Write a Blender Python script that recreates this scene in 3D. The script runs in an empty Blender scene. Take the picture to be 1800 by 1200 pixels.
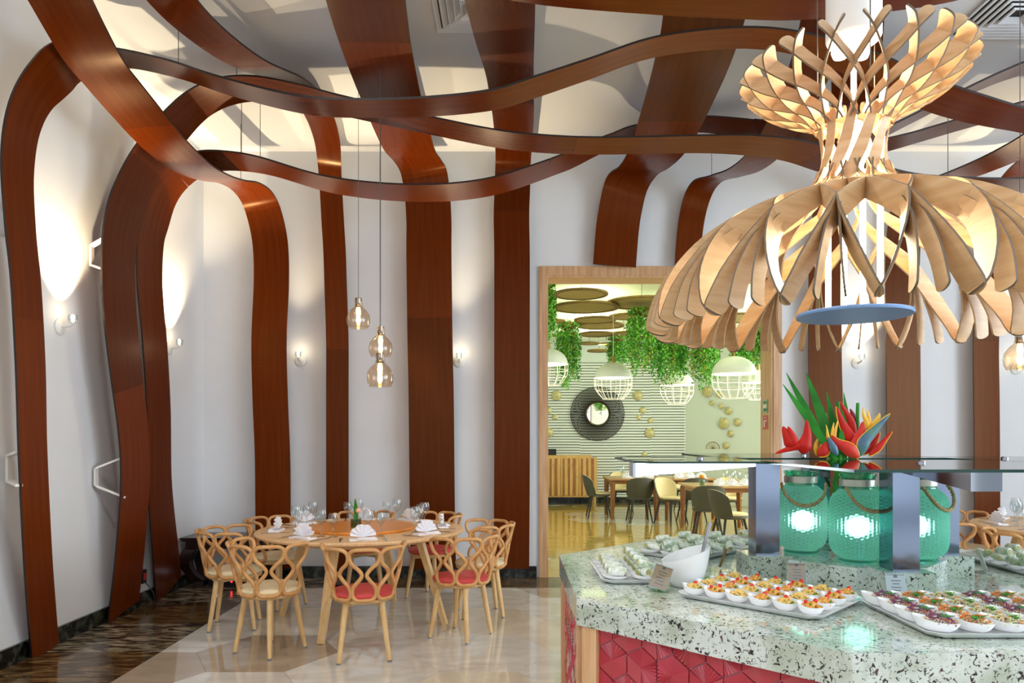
import bpy, math, random
from mathutils import Vector as V, Matrix
R = math.radians
random.seed(7)
scene = bpy.context.scene
COL = scene.collection

# ------------------------------------------------------------------ camera, world, daylight, exposure
F, HOR, EYE = 1280.0, 769.0, 1.5          # focal length in pixels of the 1800x1200 frame, horizon row, eye height
cam = bpy.data.objects.new('camera', bpy.data.cameras.new('camera'))
COL.objects.link(cam)
cam.location = (0, 0, EYE)
cam.rotation_euler = (R(90), 0, 0)
cam.data.sensor_width = 36.0
cam.data.lens = 36.0 * F / 1800.0
cam.data.shift_y = (HOR - 600.0) / 1800.0
cam.data.clip_end = 100
scene.camera = cam
scene.view_settings.view_transform = 'Standard'
scene.view_settings.look = 'None'
scene.view_settings.gamma = 1.0
scene.view_settings.use_curve_mapping = False
scene.view_settings.exposure = 0.42
world = bpy.data.worlds.new('daylight'); scene.world = world
world.use_nodes = True
world.node_tree.nodes['Background'].inputs[0].default_value = (0.80, 0.90, 1.0, 1)
world.node_tree.nodes['Background'].inputs[1].default_value = 0.4
scene.cycles.max_bounces = 10
scene.cycles.transparent_max_bounces = 24
scene.cycles.sample_clamp_indirect = 4.0
scene.cycles.caustics_reflective = False
scene.cycles.caustics_refractive = False

def lamp(name, kind, loc, energy, color=(1, 1, 1), rot=(0, 0, 0), **kw):
    l = bpy.data.lights.new(name, kind)
    l.energy = energy; l.color = color
    for k, v in kw.items(): setattr(l, k, v)
    o = bpy.data.objects.new(name, l); COL.objects.link(o)
    o.location = loc; o.rotation_euler = rot
    return o
# daylight entering by the window walls behind and to the right of the camera
lamp('rear_window_daylight', 'AREA', (1.2, -3.55, 2.4), 55, (0.86, 0.93, 1.0), (R(90), 0, 0), shape='RECTANGLE', size=7.5, size_y=3.4)
lamp('side_window_daylight', 'AREA', (7.55, 0.8, 2.3), 400, (0.74, 0.87, 1.0), (0, R(90), 0), shape='RECTANGLE', size=3.4, size_y=6.0)

# unseen spots added under the ceiling as fill for the near half
for x_, y_ in ((-1.8, 0.4), (-1.8, -1.8), (0.9, -2.2), (3.6, -1.8), (-1.2, 2.6)):
    lamp('added_fill_spot', 'SPOT', (x_, y_, 4.54), 95, (1.0, 0.97, 0.93), spot_size=R(150), spot_blend=0.6, shadow_soft_size=0.12)

# ------------------------------------------------------------------ helpers
def lin(h):
    h = h.lstrip('#')
    out = []
    for i in (0, 2, 4):
        c = int(h[i:i + 2], 16) / 255
        out.append(c / 12.92 if c <= 0.04045 else ((c + 0.055) / 1.055) ** 2.4)
    return tuple(out) + (1.0,)

MATS = {}
def mat(name, col='#ffffff', rough=0.5, metal=0.0, spec=0.5, emit=None, strength=0.0, coat=0.0, trans=0.0, alpha=1.0, sheen=0.0):
    if name in MATS: return MATS[name]
    m = bpy.data.materials.new(name); m.use_nodes = True
    b = m.node_tree.nodes['Principled BSDF']
    b.inputs['Base Color'].default_value = lin(col)
    b.inputs['Roughness'].default_value = rough
    b.inputs['Metallic'].default_value = metal
    b.inputs['Specular IOR Level'].default_value = spec
    b.inputs['Coat Weight'].default_value = coat
    b.inputs['Coat Roughness'].default_value = 0.12
    b.inputs['Transmission Weight'].default_value = trans
    if emit:
        b.inputs['Emission Color'].default_value = lin(emit)
        b.inputs['Emission Strength'].default_value = strength
    MATS[name] = m
    return m

def nodes(m):
    nt = m.node_tree
    return nt, nt.nodes['Principled BSDF']

def grain(m, c1, c2, scale=(1, 1, 1), nscale=6.0, coord='Object', detail=6, bump=0.0, rot=(0, 0, 0), lo=0.3, hi=0.7, distort=0.0, tex='noise'):
    """two-colour procedural variation, stretched by scale"""
    nt, b = nodes(m)
    tc = nt.nodes.new('ShaderNodeTexCoord'); mp = nt.nodes.new('ShaderNodeMapping')
    mp.inputs['Scale'].default_value = scale; mp.inputs['Rotation'].default_value = rot
    nt.links.new(tc.outputs[coord], mp.inputs[0])
    if tex == 'noise':
        n = nt.nodes.new('ShaderNodeTexNoise'); n.inputs['Scale'].default_value = nscale
        n.inputs['Detail'].default_value = detail; n.inputs['Distortion'].default_value = distort
        out = n.outputs[0]
    else:
        n = nt.nodes.new('ShaderNodeTexVoronoi'); n.inputs['Scale'].default_value = nscale
        out = n.outputs['Distance']
    nt.links.new(mp.outputs[0], n.inputs['Vector'])
    r = nt.nodes.new('ShaderNodeValToRGB')
    r.color_ramp.elements[0].position = lo; r.color_ramp.elements[1].position = hi
    r.color_ramp.elements[0].color = lin(c1); r.color_ramp.elements[1].color = lin(c2)
    nt.links.new(out, r.inputs[0])
    nt.links.new(r.outputs[0], b.inputs['Base Color'])
    if bump:
        bp = nt.nodes.new('ShaderNodeBump'); bp.inputs['Strength'].default_value = bump; bp.inputs['Distance'].default_value = 0.01
        nt.links.new(out, bp.inputs['Height']); nt.links.new(bp.outputs[0], b.inputs['Normal'])
    return m

def schlick(nt):
    """reflection rising towards grazing angles, the same on both sides of a thin wall"""
    lw = nt.nodes.new('ShaderNodeLayerWeight'); lw.inputs[0].default_value = 0.5
    pw = nt.nodes.new('ShaderNodeMath'); pw.operation = 'POWER'; pw.inputs[1].default_value = 4.0
    ml = nt.nodes.new('ShaderNodeMath'); ml.operation = 'MULTIPLY_ADD'; ml.inputs[1].default_value = 0.9; ml.inputs[2].default_value = 0.04
    nt.links.new(lw.outputs['Facing'], pw.inputs[0]); nt.links.new(pw.outputs[0], ml.inputs[0])
    return ml
def thin_glass(name, tint='#ffffff', gloss=0.0, base=0.04, rough=0.0):
    """thin pane: tinted see-through with a fresnel reflection"""
    if name in MATS: return MATS[name]
    m = bpy.data.materials.new(name); m.use_nodes = True
    nt = m.node_tree; nt.nodes.clear()
    o = nt.nodes.new('ShaderNodeOutputMaterial'); mx = nt.nodes.new('ShaderNodeMixShader')
    t = nt.nodes.new('ShaderNodeBsdfTransparent'); g = nt.nodes.new('ShaderNodeBsdfGlossy')
    fr = schlick(nt)
    ad = nt.nodes.new('ShaderNodeMath'); ad.operation = 'ADD'; ad.use_clamp = True; ad.inputs[1].default_value = gloss
    t.inputs[0].default_value = lin(tint); g.inputs['Roughness'].default_value = rough
    nt.links.new(fr.outputs[0], ad.inputs[0]); nt.links.new(ad.outputs[0], mx.inputs[0])
    nt.links.new(t.outputs[0], mx.inputs[1]); nt.links.new(g.outputs[0], mx.inputs[2])
    nt.links.new(mx.outputs[0], o.inputs[0])
    MATS[name] = m
    return m

class MB:
    """collects shapes, links them as one mesh object"""
    def __init__(s): s.v = []; s.f = []; s.uv = {}; s.edge = set()
    def add(s, vs, fs):
        o = len(s.v); s.v += [tuple(v) for v in vs]; s.f += [tuple(i + o for i in f) for f in fs]; return s
    def box(s, c, d, rz=0.0, M=None):
        x, y, z = d[0] / 2, d[1] / 2, d[2] / 2
        vs = [V((a * x, b * y, e * z)) for e in (-1, 1) for b in (-1, 1) for a in (-1, 1)]
        m = Matrix.Translation(V(c)) @ (M if M else Matrix.Rotation(rz, 4, 'Z'))
        return s.add([m @ v for v in vs], [(0, 2, 3, 1), (4, 5, 7, 6), (0, 1, 5, 4), (2, 6, 7, 3), (0, 4, 6, 2), (1, 3, 7, 5)])
    def bar(s, p, q, w, h, up=(0, 0, 1), w2=None, h2=None):
        """tapered rectangular bar from p to q"""
        p, q = V(p), V(q); t = (q - p).normalized(); u = V(up)
        a = t.cross(u)
        if a.length < 1e-4: a = t.cross(V((1, 0, 0)))
        a.normalize(); b = a.cross(t)
        w2 = w if w2 is None else w2; h2 = h if h2 is None else h2
        vs = []
        for c, ww, hh in ((p, w, h), (q, w2, h2)):
            vs += [c - a * ww / 2 - b * hh / 2, c + a * ww / 2 - b * hh / 2, c + a * ww / 2 + b * hh / 2, c - a * ww / 2 + b * hh / 2]
        return s.add(vs, [(3, 2, 1, 0), (4, 5, 6, 7), (0, 1, 5, 4), (1, 2, 6, 5), (2, 3, 7, 6), (3, 0, 4, 7)])
    def prism(s, poly, z0, z1):
        n = len(poly)
        vs = [(x, y, z0) for x, y in poly] + [(x, y, z1) for x, y in poly]
        fs = [tuple(range(n - 1, -1, -1)), tuple(range(n, 2 * n))] + [(i, (i + 1) % n, n + (i + 1) % n, n + i) for i in range(n)]
        return s.add(vs, fs)
    def lathe(s, prof, n=24, c=(0, 0, 0), close=False):
        """prof = [(r, z)]; r = 0 ends make a pole"""
        vs = []; fs = []; rows = []
        for r, z in prof:
            if r < 1e-6: rows.append([len(vs)]); vs.append((c[0], c[1], c[2] + z))
            else:
                rows.append(list(range(len(vs), len(vs) + n)))
                vs += [(c[0] + r * math.cos(2 * math.pi * k / n), c[1] + r * math.sin(2 * math.pi * k / n), c[2] + z) for k in range(n)]
        for a, b in zip(rows, rows[1:]):
            for k in range(n):
                k2 = (k + 1) % n
                if len(a) == 1 and len(b) == 1: continue
                if len(a) == 1: fs.append((a[0], b[k2], b[k]))
                elif len(b) == 1: fs.append((a[k], a[k2], b[0]))
                else: fs.append((a[k], a[k2], b[k2], b[k]))
        return s.add(vs, fs)
    def rings(s, rings, cap0=True, cap1=True):
        n = len(rings[0]); vs = [p for r in rings for p in r]; fs = []
        for i in range(len(rings) - 1):
            for k in range(n):
                k2 = (k + 1) % n
                fs.append((i * n + k, i * n + k2, (i + 1) * n + k2, (i + 1) * n + k))
        if cap0: fs.append(tuple(range(n - 1, -1, -1)))
        if cap1: fs.append(tuple((len(rings) - 1) * n + k for k in range(n)))
        return s.add(vs, fs)
    def tube(s, pts, r, n=8, closed=False):
        pts = [V(p) for p in pts]; N = len(pts)
        rr = r if isinstance(r, (list, tuple)) else [r] * N
        T = []
        for i in range(N):
            a = pts[(i - 1) % N] if (closed or i > 0) else pts[i]
            b = pts[(i + 1) % N] if (closed or i < N - 1) else pts[i]
            T.append((b - a).normalized())
        u = T[0].orthogonal().normalized(); vs = []; 
        for i in range(N):
            u = u - T[i] * u.dot(T[i])
            u = u.normalized() if u.length > 1e-6 else T[i].orthogonal().normalized()
            w = T[i].cross(u)
            vs += [pts[i] + (u * math.cos(2 * math.pi * k / n) + w * math.sin(2 * math.pi * k / n)) * rr[i] for k in range(n)]
        fs = []
        for i in range(N if closed else N - 1):
            j = (i + 1) % N
            for k in range(n):
                k2 = (k + 1) % n
                fs.append((i * n + k, i * n + k2, j * n + k2, j * n + k))
        if not closed: fs += [tuple(range(n - 1, -1, -1)), tuple((N - 1) * n + k for k in range(n))]
        return s.add(vs, fs)
    def strip(s, st, th):
        """bent board: st = [(centre, width direction, width)], thickness th, with uv along the board"""
        N = len(st); C = [V(a) for a, _, _ in st]; vs = []; uvs = []; L = 0
        for i in range(N):
            t = (C[min(i + 1, N - 1)] - C[max(i - 1, 0)]).normalized()
            w = V(st[i][1]); w = (w - t * w.dot(t)).normalized(); n = t.cross(w)
            hw = w * st[i][2] / 2; ht = n * th / 2
            if i: L += (C[i] - C[i - 1]).length
            vs += [C[i] - hw - ht, C[i] + hw - ht, C[i] + hw + ht, C[i] - hw + ht]
            uvs += [(-st[i][2] / 2, L), (st[i][2] / 2, L), (st[i][2] / 2, L), (-st[i][2] / 2, L)]
        o = len(s.v); fs = []
        for i in range(N - 1):
            for k in range(4):
                k2 = (k + 1) % 4
                if k % 2: s.edge.add(len(s.f) + len(fs))
                fs.append((i * 4 + k, i * 4 + k2, (i + 1) * 4 + k2, (i + 1) * 4 + k))
        s.edge.add(len(s.f) + len(fs)); s.edge.add(len(s.f) + len(fs) + 1)
        fs += [(3, 2, 1, 0), tuple((N - 1) * 4 + k for k in range(4))]
        for i, q in enumerate(uvs): s.uv[o + i] = q
        return s.add(vs, fs)
    def sphere(s, c, r, n=8, m=6, sc=(1, 1, 1)):
        b = MB().lathe([(math.sin(math.pi * i / m) * r, -math.cos(math.pi * i / m) * r) for i in range(m + 1)], n)
        return s.add([(c[0] + v[0] * sc[0], c[1] + v[1] * sc[1], c[2] + v[2] * sc[2]) for v in b.v], b.f)
    def mesh(s, name, m, smooth=None, m2=None):
        me = bpy.data.meshes.new(name); me.from_pydata(s.v, [], s.f)
        if s.uv:
            ul = me.uv_layers.new(name='UVMap')
            for lp in me.loops: ul.data[lp.index].uv = s.uv.get(lp.vertex_index, (0, 0))
        if m: me.materials.append(m)
        if m2:
            me.materials.append(m2)
            for i in s.edge: me.polygons[i].material_index = 1
        if smooth is not None:
            me.shade_smooth()
            if smooth < 179: me.set_sharp_from_angle(angle=R(smooth))
        me.update()
        return me
    def build(s, name, m, parent=None, smooth=None, m2=None, **tags):
        return link(name, s.mesh(name, m, smooth, m2), parent, **tags)

def link(name, me, parent=None, loc=None, label=None, cat=None, group=None, kind=None, rotz=None, m=None):
    o = bpy.data.objects.new(name, me); COL.objects.link(o)
    if parent: o.parent = parent
    if loc is not None: o.location = loc
    if rotz is not None: o.rotation_euler = (0, 0, rotz)
    if m is not None:
        o.material_slots[0].link = 'OBJECT'; o.material_slots[0].material = m
    return tag(o, label, cat, group, kind)
def tag(o, label=None, cat=None, group=None, kind=None):
    for k, v in (('label', label), ('category', cat), ('group', group), ('kind', kind)):
        if v: o[k] = v
    return o
def thing(name, label, cat, loc=(0, 0, 0), rotz=0.0, group=None):
    o = bpy.data.objects.new(name, None); COL.objects.link(o); o.empty_display_size = 0.1
    o.location = loc; o.rotation_euler = (0, 0, rotz)
    return tag(o, label, cat, group)
KIDS = {}
def dup(root, loc, rotz=0.0, label=None, group=None, swap=None, scale=None):
    """copy of a thing with its parts and sub-parts"""
    def cp(o, par):
        c = o.copy(); COL.objects.link(c)
        if par: c.parent = par
        if swap and c.type == 'MESH' and c.data.materials and c.data.materials[0] and c.data.materials[0].name in swap:
            c.material_slots[0].link = 'OBJECT'; c.material_slots[0].material = swap[c.data.materials[0].name]
        for ch in list(o.children): cp(ch, c)
        return c
    r = cp(root, None); r.location = loc; r.rotation_euler = (0, 0, rotz)
    if scale: r.scale = (scale,) * 3
    if label: r['label'] = label
    if group: r['group'] = group
    return r

def P(x, y, X=None, Y=None, Z=None):
    """world point on a given plane of the room, read off the photograph"""
    dx, dz = (x - 900.0) / F, (HOR - y) / F
    if Y is None: Y = X / dx if X is not None else (Z - EYE) / dz
    return V((dx * Y, Y, EYE + dz * Y))

def spline(pts, sub=8, closed=False):
    """Catmull-Rom through tuples of numbers"""
    n = len(pts); out = []
    for i in range(n if closed else n - 1):
        g = lambda k: pts[k % n] if closed else pts[max(0, min(n - 1, k))]
        p0, p1, p2, p3 = g(i - 1), g(i), g(i + 1), g(i + 2)
        for j in range(sub):
            t = j / sub
            out.append(tuple(0.5 * (2 * b + (c - a) * t + (2 * a - 5 * b + 4 * c - d) * t * t + (3 * b - a - 3 * c + d) * t ** 3)
                             for a, b, c, d in zip(p0, p1, p2, p3)))
    if not closed: out.append(tuple(pts[-1]))
    return out

# ------------------------------------------------------------------ materials
WALL = grain(mat('wall_plaster', '#e8e9ea', 0.75), '#e4e5e6', '#ebecee', nscale=1.2)
CEIL = mat('ceiling_paint', '#eaecef', 0.8)
RIB = grain(mat('mahogany_ply', rough=0.27, coat=0.0, spec=0.28), '#5a1f02', '#733008', scale=(16, 0.7, 1), nscale=1.7, coord='UV', detail=5, lo=0.2, hi=0.85)
RIB.node_tree.nodes['Principled BSDF'].inputs['Specular Tint'].default_value = (1.0, 0.62, 0.32, 1)
_nt = RIB.node_tree; _b = _nt.nodes['Principled BSDF']; _l = _b.inputs['Base Color'].links[0]; _src = _l.from_socket
_oi = _nt.nodes.new('ShaderNodeObjectInfo'); _mr = _nt.nodes.new('ShaderNodeMapRange'); _hs = _nt.nodes.new('ShaderNodeHueSaturation')
_mr.inputs[3].default_value = 0.60; _mr.inputs[4].default_value = 1.08        # each board has its own depth of stain
_nt.links.new(_oi.outputs['Random'], _mr.inputs[0]); _nt.links.new(_mr.outputs[0], _hs.inputs['Value']); _nt.links.new(_src, _hs.inputs['Color']); _nt.links.new(_hs.outputs[0], _b.inputs['Base Color'])
OAK = grain(mat('oak_frame', rough=0.42), '#c08f60', '#dbb287', scale=(14, 14, 1), nscale=2.5)
BEECH = grain(mat('beech', rough=0.4, coat=0.1), '#d3a76c', '#e6c48d', scale=(8, 8, 1.5), nscale=5)
BENT = grain(mat('bent_beech', rough=0.4, coat=0.1), '#c68c52', '#d8a468', nscale=14)
TTOP = grain(mat('ash_table_top', rough=0.42, coat=0.0, spec=0.3), '#e2b27c', '#efcb9c', scale=(1.5, 22, 1), nscale=2.5)
SUSAN = grain(mat('orange_veneer', rough=0.35, coat=0.0, spec=0.3), '#d9822c', '#e4973f', scale=(1, 18, 1), nscale=2.5)
CREAM = mat('cream_leather', '#efdfb6', 0.5)
REDL = mat('red_leather', '#cf4a4d', 0.45)
METAL = mat('brushed_steel', '#8f9bb0', 0.12, 1.0)
CHROME = mat('chrome', '#b4b8c0', 0.06, 1.0)
WHITEP = mat('white_porcelain', '#f2f3f4', 0.12, coat=0.3)
LINEN = mat('white_linen', '#f1eff4', 0.8)
BRACK = mat('white_painted_steel', '#eeeae2', 0.4)
DKWOOD = grain(mat('black_stained_wood', rough=0.3, coat=0.2), '#170a07', '#2a120b', scale=(1, 12, 1), nscale=3)
BLACKP = mat('black_plastic', '#0c0c0d', 0.4)
CABLE = mat('steel_cable', '#6a6660', 0.5, 0.6)
CGLASS = thin_glass('clear_glass', '#f2f6f6', 0.09)
AGLASS = thin_glass('amber_bulb_glass', '#f6e6d3', 0.04)
GPANE = thin_glass('counter_glass', '#c8dcd2', 0.10)
PLY = grain(mat('birch_ply', rough=0.45), '#cfa676', '#e2c298', scale=(1, 1, 9), nscale=5)
PLYE = mat('ply_edge', '#6e5f50', 0.6)

# ------------------------------------------------------------------ the room
WX, WY, CZ = -3.32, 7.84, 4.58            # left wall, back wall, ceiling
RX, FY = 7.6, -3.6                        # window walls
DX0, DX1, DZ = 0.368, 2.805, 3.24         # doorway
BY, BCZ = 17.0, 3.75                      # far wall and ceiling of the room behind
def struct(name, mb, m, **k): return mb.build(name, m, kind='structure', **k)

GREYM = grain(mat('grey_beige_marble', rough=0.05, spec=0.7), '#c9c1b4', '#e6e1d8', scale=(1, 2.2, 1), nscale=2.2, detail=10, distort=1.4)
SANDM = grain(mat('sand_marble', rough=0.05, spec=0.7), '#d0c2ab', '#e4dac8', scale=(1.5, 1, 1), nscale=2.6, detail=10, distort=1.2)
TAUPM = grain(mat('taupe_marble', rough=0.05, spec=0.7), '#a39079', '#b8a690', scale=(1, 1.6, 1), nscale=2.4, detail=10, distort=1.2)
GOLDM = grain(mat('honey_marble', rough=0.07, spec=0.6), '#b3924a', '#c9ab64', scale=(1, 3, 1), nscale=2.0, detail=10, distort=1.2)
DARKM = grain(mat('dark_emperador', rough=0.12, spec=0.4), '#35281a', '#b3a488', scale=(1.6, 6, 1), nscale=3.6, detail=12, distort=1.0, lo=0.42, hi=0.7)
DARKM2 = grain(mat('dark_emperador_brown', rough=0.12, spec=0.4), '#3c2814', '#8c7048', scale=(1.6, 6, 1), nscale=3.2, detail=12, distort=1.0, lo=0.42, hi=0.72)
BASEM = grain(mat('green_black_marble', rough=0.15), '#0f120e', '#5a6154', nscale=16, detail=10, lo=0.45, hi=0.8)

floor = struct('floor', MB().box((2.2, 6.6, -0.06), (11.2, 20.8, 0.1)), mat('floor_bed', '#9c8a70', 0.4))
# marble hexagons, one object for each
HEXR = 0.50
hexm = [MB().prism([(math.cos(R(60 * k)) * (HEXR - 0.0012), math.sin(R(60 * k)) * (HEXR - 0.0012)) for k in range(6)], -0.012, 0.0).mesh('tile', q) for q in (GREYM, SANDM, TAUPM, GOLDM)]
random.seed(11)
dxh, dyh = HEXR * 1.5, HEXR * math.sqrt(3)
BX = -2.46                                 # inner edge of the dark border
def clipx(poly, x0, sign):
    out = []
    for (a, b) in zip(poly, poly[1:] + poly[:1]):
        ia, ib = (a[0] - x0) * sign >= 0, (b[0] - x0) * sign >= 0
        if ia: out.append(a)
        if ia != ib:
            t = (x0 - a[0]) / (b[0] - a[0]); out.append((x0, a[1] + (b[1] - a[1]) * t))
    return out
def clipy(poly, y0, sign): return [(b, a) for a, b in clipx([(b, a) for a, b in poly], y0, sign)]
def lay(xr, yr, x0, x1, y0, y1, pick):
    for i in range(int((x1 - x0) / dxh) + 3):
        for j in range(int((y1 - y0) / dyh) + 3):
            cx, cy = x0 + i * dxh, y0 + j * dyh + (dyh / 2 if i % 2 else 0)
            poly = [(cx + math.cos(R(60 * k)) * (HEXR - 0.0012), cy + math.sin(R(60 * k)) * (HEXR - 0.0012)) for k in range(6)]
            if max(p[0] for p in poly) <= x0 or min(p[0] for p in poly) >= x1 or max(p[1] for p in poly) <= y0 or min(p[1] for p in poly) >= y1: continue
            q = pick(cx, cy)
            if min(p[0] for p in poly) >= x0 and max(p[0] for p in poly) <= x1 and min(p[1] for p in poly) >= y0 and max(p[1] for p in poly) <= y1:
                link('tile', hexm[q], floor, loc=(cx, cy, 0)); continue
            for a, s_ in ((x0, 1), (x1, -1)):
                poly = clipx(poly, a, s_)
            for a, s_ in ((y0, 1), (y1, -1)):
                if poly: poly = clipy(poly, a, s_)
            if len(poly) > 2: MB().prism(poly, -0.012, 0.0).build('tile', (GREYM, SANDM, TAUPM, GOLDM)[q], floor)
lay(0, 0, BX, 6.0, 1.2, 7.28, lambda x, y: random.choice((0, 0, 0, 0, 1, 1, 2)))
lay(0, 0, 0.0, 5.9, 8.16, 16.3, lambda x, y: random.choice((3, 3, 1)))
yy = 1.2                                    # dark border slabs along both walls
i = 0
while yy < 7.8:
    y2 = min(yy + 0.78, 7.84)
    MB().box(((WX + BX) / 2, (yy + y2) / 2, -0.006), (BX - WX - 0.002, y2 - yy - 0.002, 0.012)).build('tile', DARKM if i % 2 else DARKM2, floor)
    yy += 0.78; i += 1
xx = BX; i = 0
while xx < 6.0:
    x2 = xx + 0.78
    MB().box(((xx + x2) / 2, (7.28 + 7.84) / 2, -0.006), (0.776, 0.556, 0.012)).build('tile', DARKM2 if i % 2 else DARKM, floor)
    xx = x2; i += 1
for k in range(3): MB().box((DX0 + 0.41 + k * 0.813, 8.0, -0.006), (0.811, 0.318, 0.012)).build('tile', GOLDM, floor)
for k in range(7): MB().box((0.42 + k * 0.84, 16.65, -0.006), (0.838, 0.698, 0.012)).build('tile', DARKM, floor)

struct('wall_left', MB().box((WX - 0.1, 2.12, CZ / 2), (0.2, 11.44, CZ)), WALL)
struct('wall_back', MB().box(((WX + DX0) / 2 - 0.1, WY + 0.15, CZ / 2), (DX0 - WX + 0.2, 0.3, CZ))
       .box(((DX1 + RX) / 2 + 0.1, WY + 0.15, CZ / 2), (RX - DX1 + 0.2, 0.3, CZ))
       .box(((DX0 + DX1) / 2, WY + 0.15, (DZ + CZ) / 2), (DX1 - DX0, 0.3, CZ - DZ)), WALL)
struct('ceiling', MB().box(((WX + RX) / 2, 2.12, CZ + 0.1), (RX - WX + 0.4, 11.74, 0.2)), CEIL)
struct('wall_right', MB().box((RX + 0.1, 6.0, CZ / 2), (0.2, 4.0, CZ)).box((RX + 0.1, 0.2, 0.2), (0.2, 7.6, 0.4)).box((RX + 0.1, 0.2, 4.3), (0.2, 7.6, 0.56)), WALL)
struct('wall_rear', MB().box((-2.9, FY - 0.1, CZ / 2), (0.9, 0.2, CZ)).box((6.6, FY - 0.1, CZ / 2), (2.2, 0.2, CZ)).box((1.5, FY - 0.1, 0.2), (8.0, 0.2, 0.4)).box((1.5, FY - 0.1, 4.35), (8.0, 0.2, 0.46)), WALL)
struct('baseboard_left', MB().box((WX + 0.011, 2.12, 0.06), (0.022, 11.4, 0.12)), BASEM)
struct('baseboard_back', MB().box(((WX + 0.29) / 2, WY - 0.011, 0.06), (0.29 - WX - 0.05, 0.022, 0.12)).box(((2.9 + RX) / 2, WY - 0.011, 0.06), (RX - 2.9, 0.022, 0.12)), BASEM)
# oak door lining and architrave
fr = struct('door_1', MB().box((DX0 + 0.01, WY + 0.15, DZ / 2), (0.02, 0.34, DZ)), OAK)
tag(fr, 'wide oak lined doorway opening into the second dining room')
MB().box((DX1 - 0.01, WY + 0.15, DZ / 2), (0.02, 0.34, DZ)).build('jamb', OAK, fr)
MB().box(((DX0 + DX1) / 2, WY + 0.15, DZ - 0.01), (DX1 - DX0 - 0.04, 0.34, 0.02)).build('head_lining', OAK, fr)
MB().box((DX0 - 0.037, WY - 0.015, DZ / 2 + 0.05), (0.075, 0.03, DZ + 0.1)).build('architrave', OAK, fr)
MB().box((DX1 + 0.045, WY - 0.015, DZ / 2 + 0.05), (0.09, 0.03, DZ + 0.1)).build('architrave', OAK, fr)
MB().box(((DX0 + DX1) / 2, WY - 0.016, DZ + 0.05), (DX1 - DX0, 0.03, 0.1)).build('architrave', OAK, fr)

# two small safety signs on the right jamb
GREENS = mat('green_sign', '#1f7a50', 0.5); REDS = mat('red_sign', '#c22a22', 0.5); SIGNW = mat('sign_white', '#e8e4d8', 0.5)
def sign(name, label, py0, py1, m, marks):
    t = thing(name, label, 'sign', (DX1 - 0.022, 8.0, 0))
    z0, z1 = EYE + (HOR - py1) * 7.98 / F, EYE + (HOR - py0) * 7.98 / F
    MB().box((0, 0, (z0 + z1) / 2), (0.004, 0.16, z1 - z0)).build('plate', m, t)
    for (a, b, c, d) in marks:
        MB().box((-0.0025, a * 0.16, z0 + (z1 - z0) * c), (0.002, b * 0.16, (z1 - z0) * d)).build('mark', SIGNW, t)
sign('exit_sign', 'small green and white safety sign on oak door jamb', 702, 725, GREENS, [(0.05, 0.62, 0.5, 0.3), (0.4, 0.05, 0.5, 0.85), (-0.42, 0.05, 0.5, 0.85), (0, 0.8, 0.95, 0.05), (0, 0.8, 0.05, 0.05)])
sign('fire_sign', 'small red and white fire safety sign on oak door jamb', 730, 754, REDS, [(0.15, 0.2, 0.4, 0.5), (-0.1, 0.12, 0.62, 0.2), (0.42, 0.05, 0.5, 0.9), (-0.42, 0.05, 0.5, 0.9), (0.0, 0.3, 0.86, 0.08)])

# square louvred ceiling vents
def vent(px, py, label, size=0.62):
    c = P(px, py, Z=CZ)
    t = thing('ceiling_vent', label, 'vent', (c.x, c.y, CZ))
    for k in range(6):
        a = size / 2 - k * 0.048; b = a - 0.043
        z0 = -0.012 - 0.004 * k
        ring = []
        for (r_, z) in ((a, z0 + 0.006), (a, z0 - 0.01), (b, z0 + 0.012), (b, z0 + 0.02)):
            ring.append([(-r_, -r_, z), (r_, -r_, z), (r_, r_, z), (-r_, r_, z)])
        MB().rings(ring, False, False).build('louvre', CEIL, t)
    MB().box((0, 0, -0.003), (size - 0.06, size - 0.06, 0.004)).build('throat', mat('vent_dark', '#4a4844', 0.8), t)
vent(838, 10, 'square white louvred ceiling vent between the broad ribbons')
vent(1790, 20, 'square white louvred ceiling vent beside the plywood lamp', 0.66)

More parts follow.
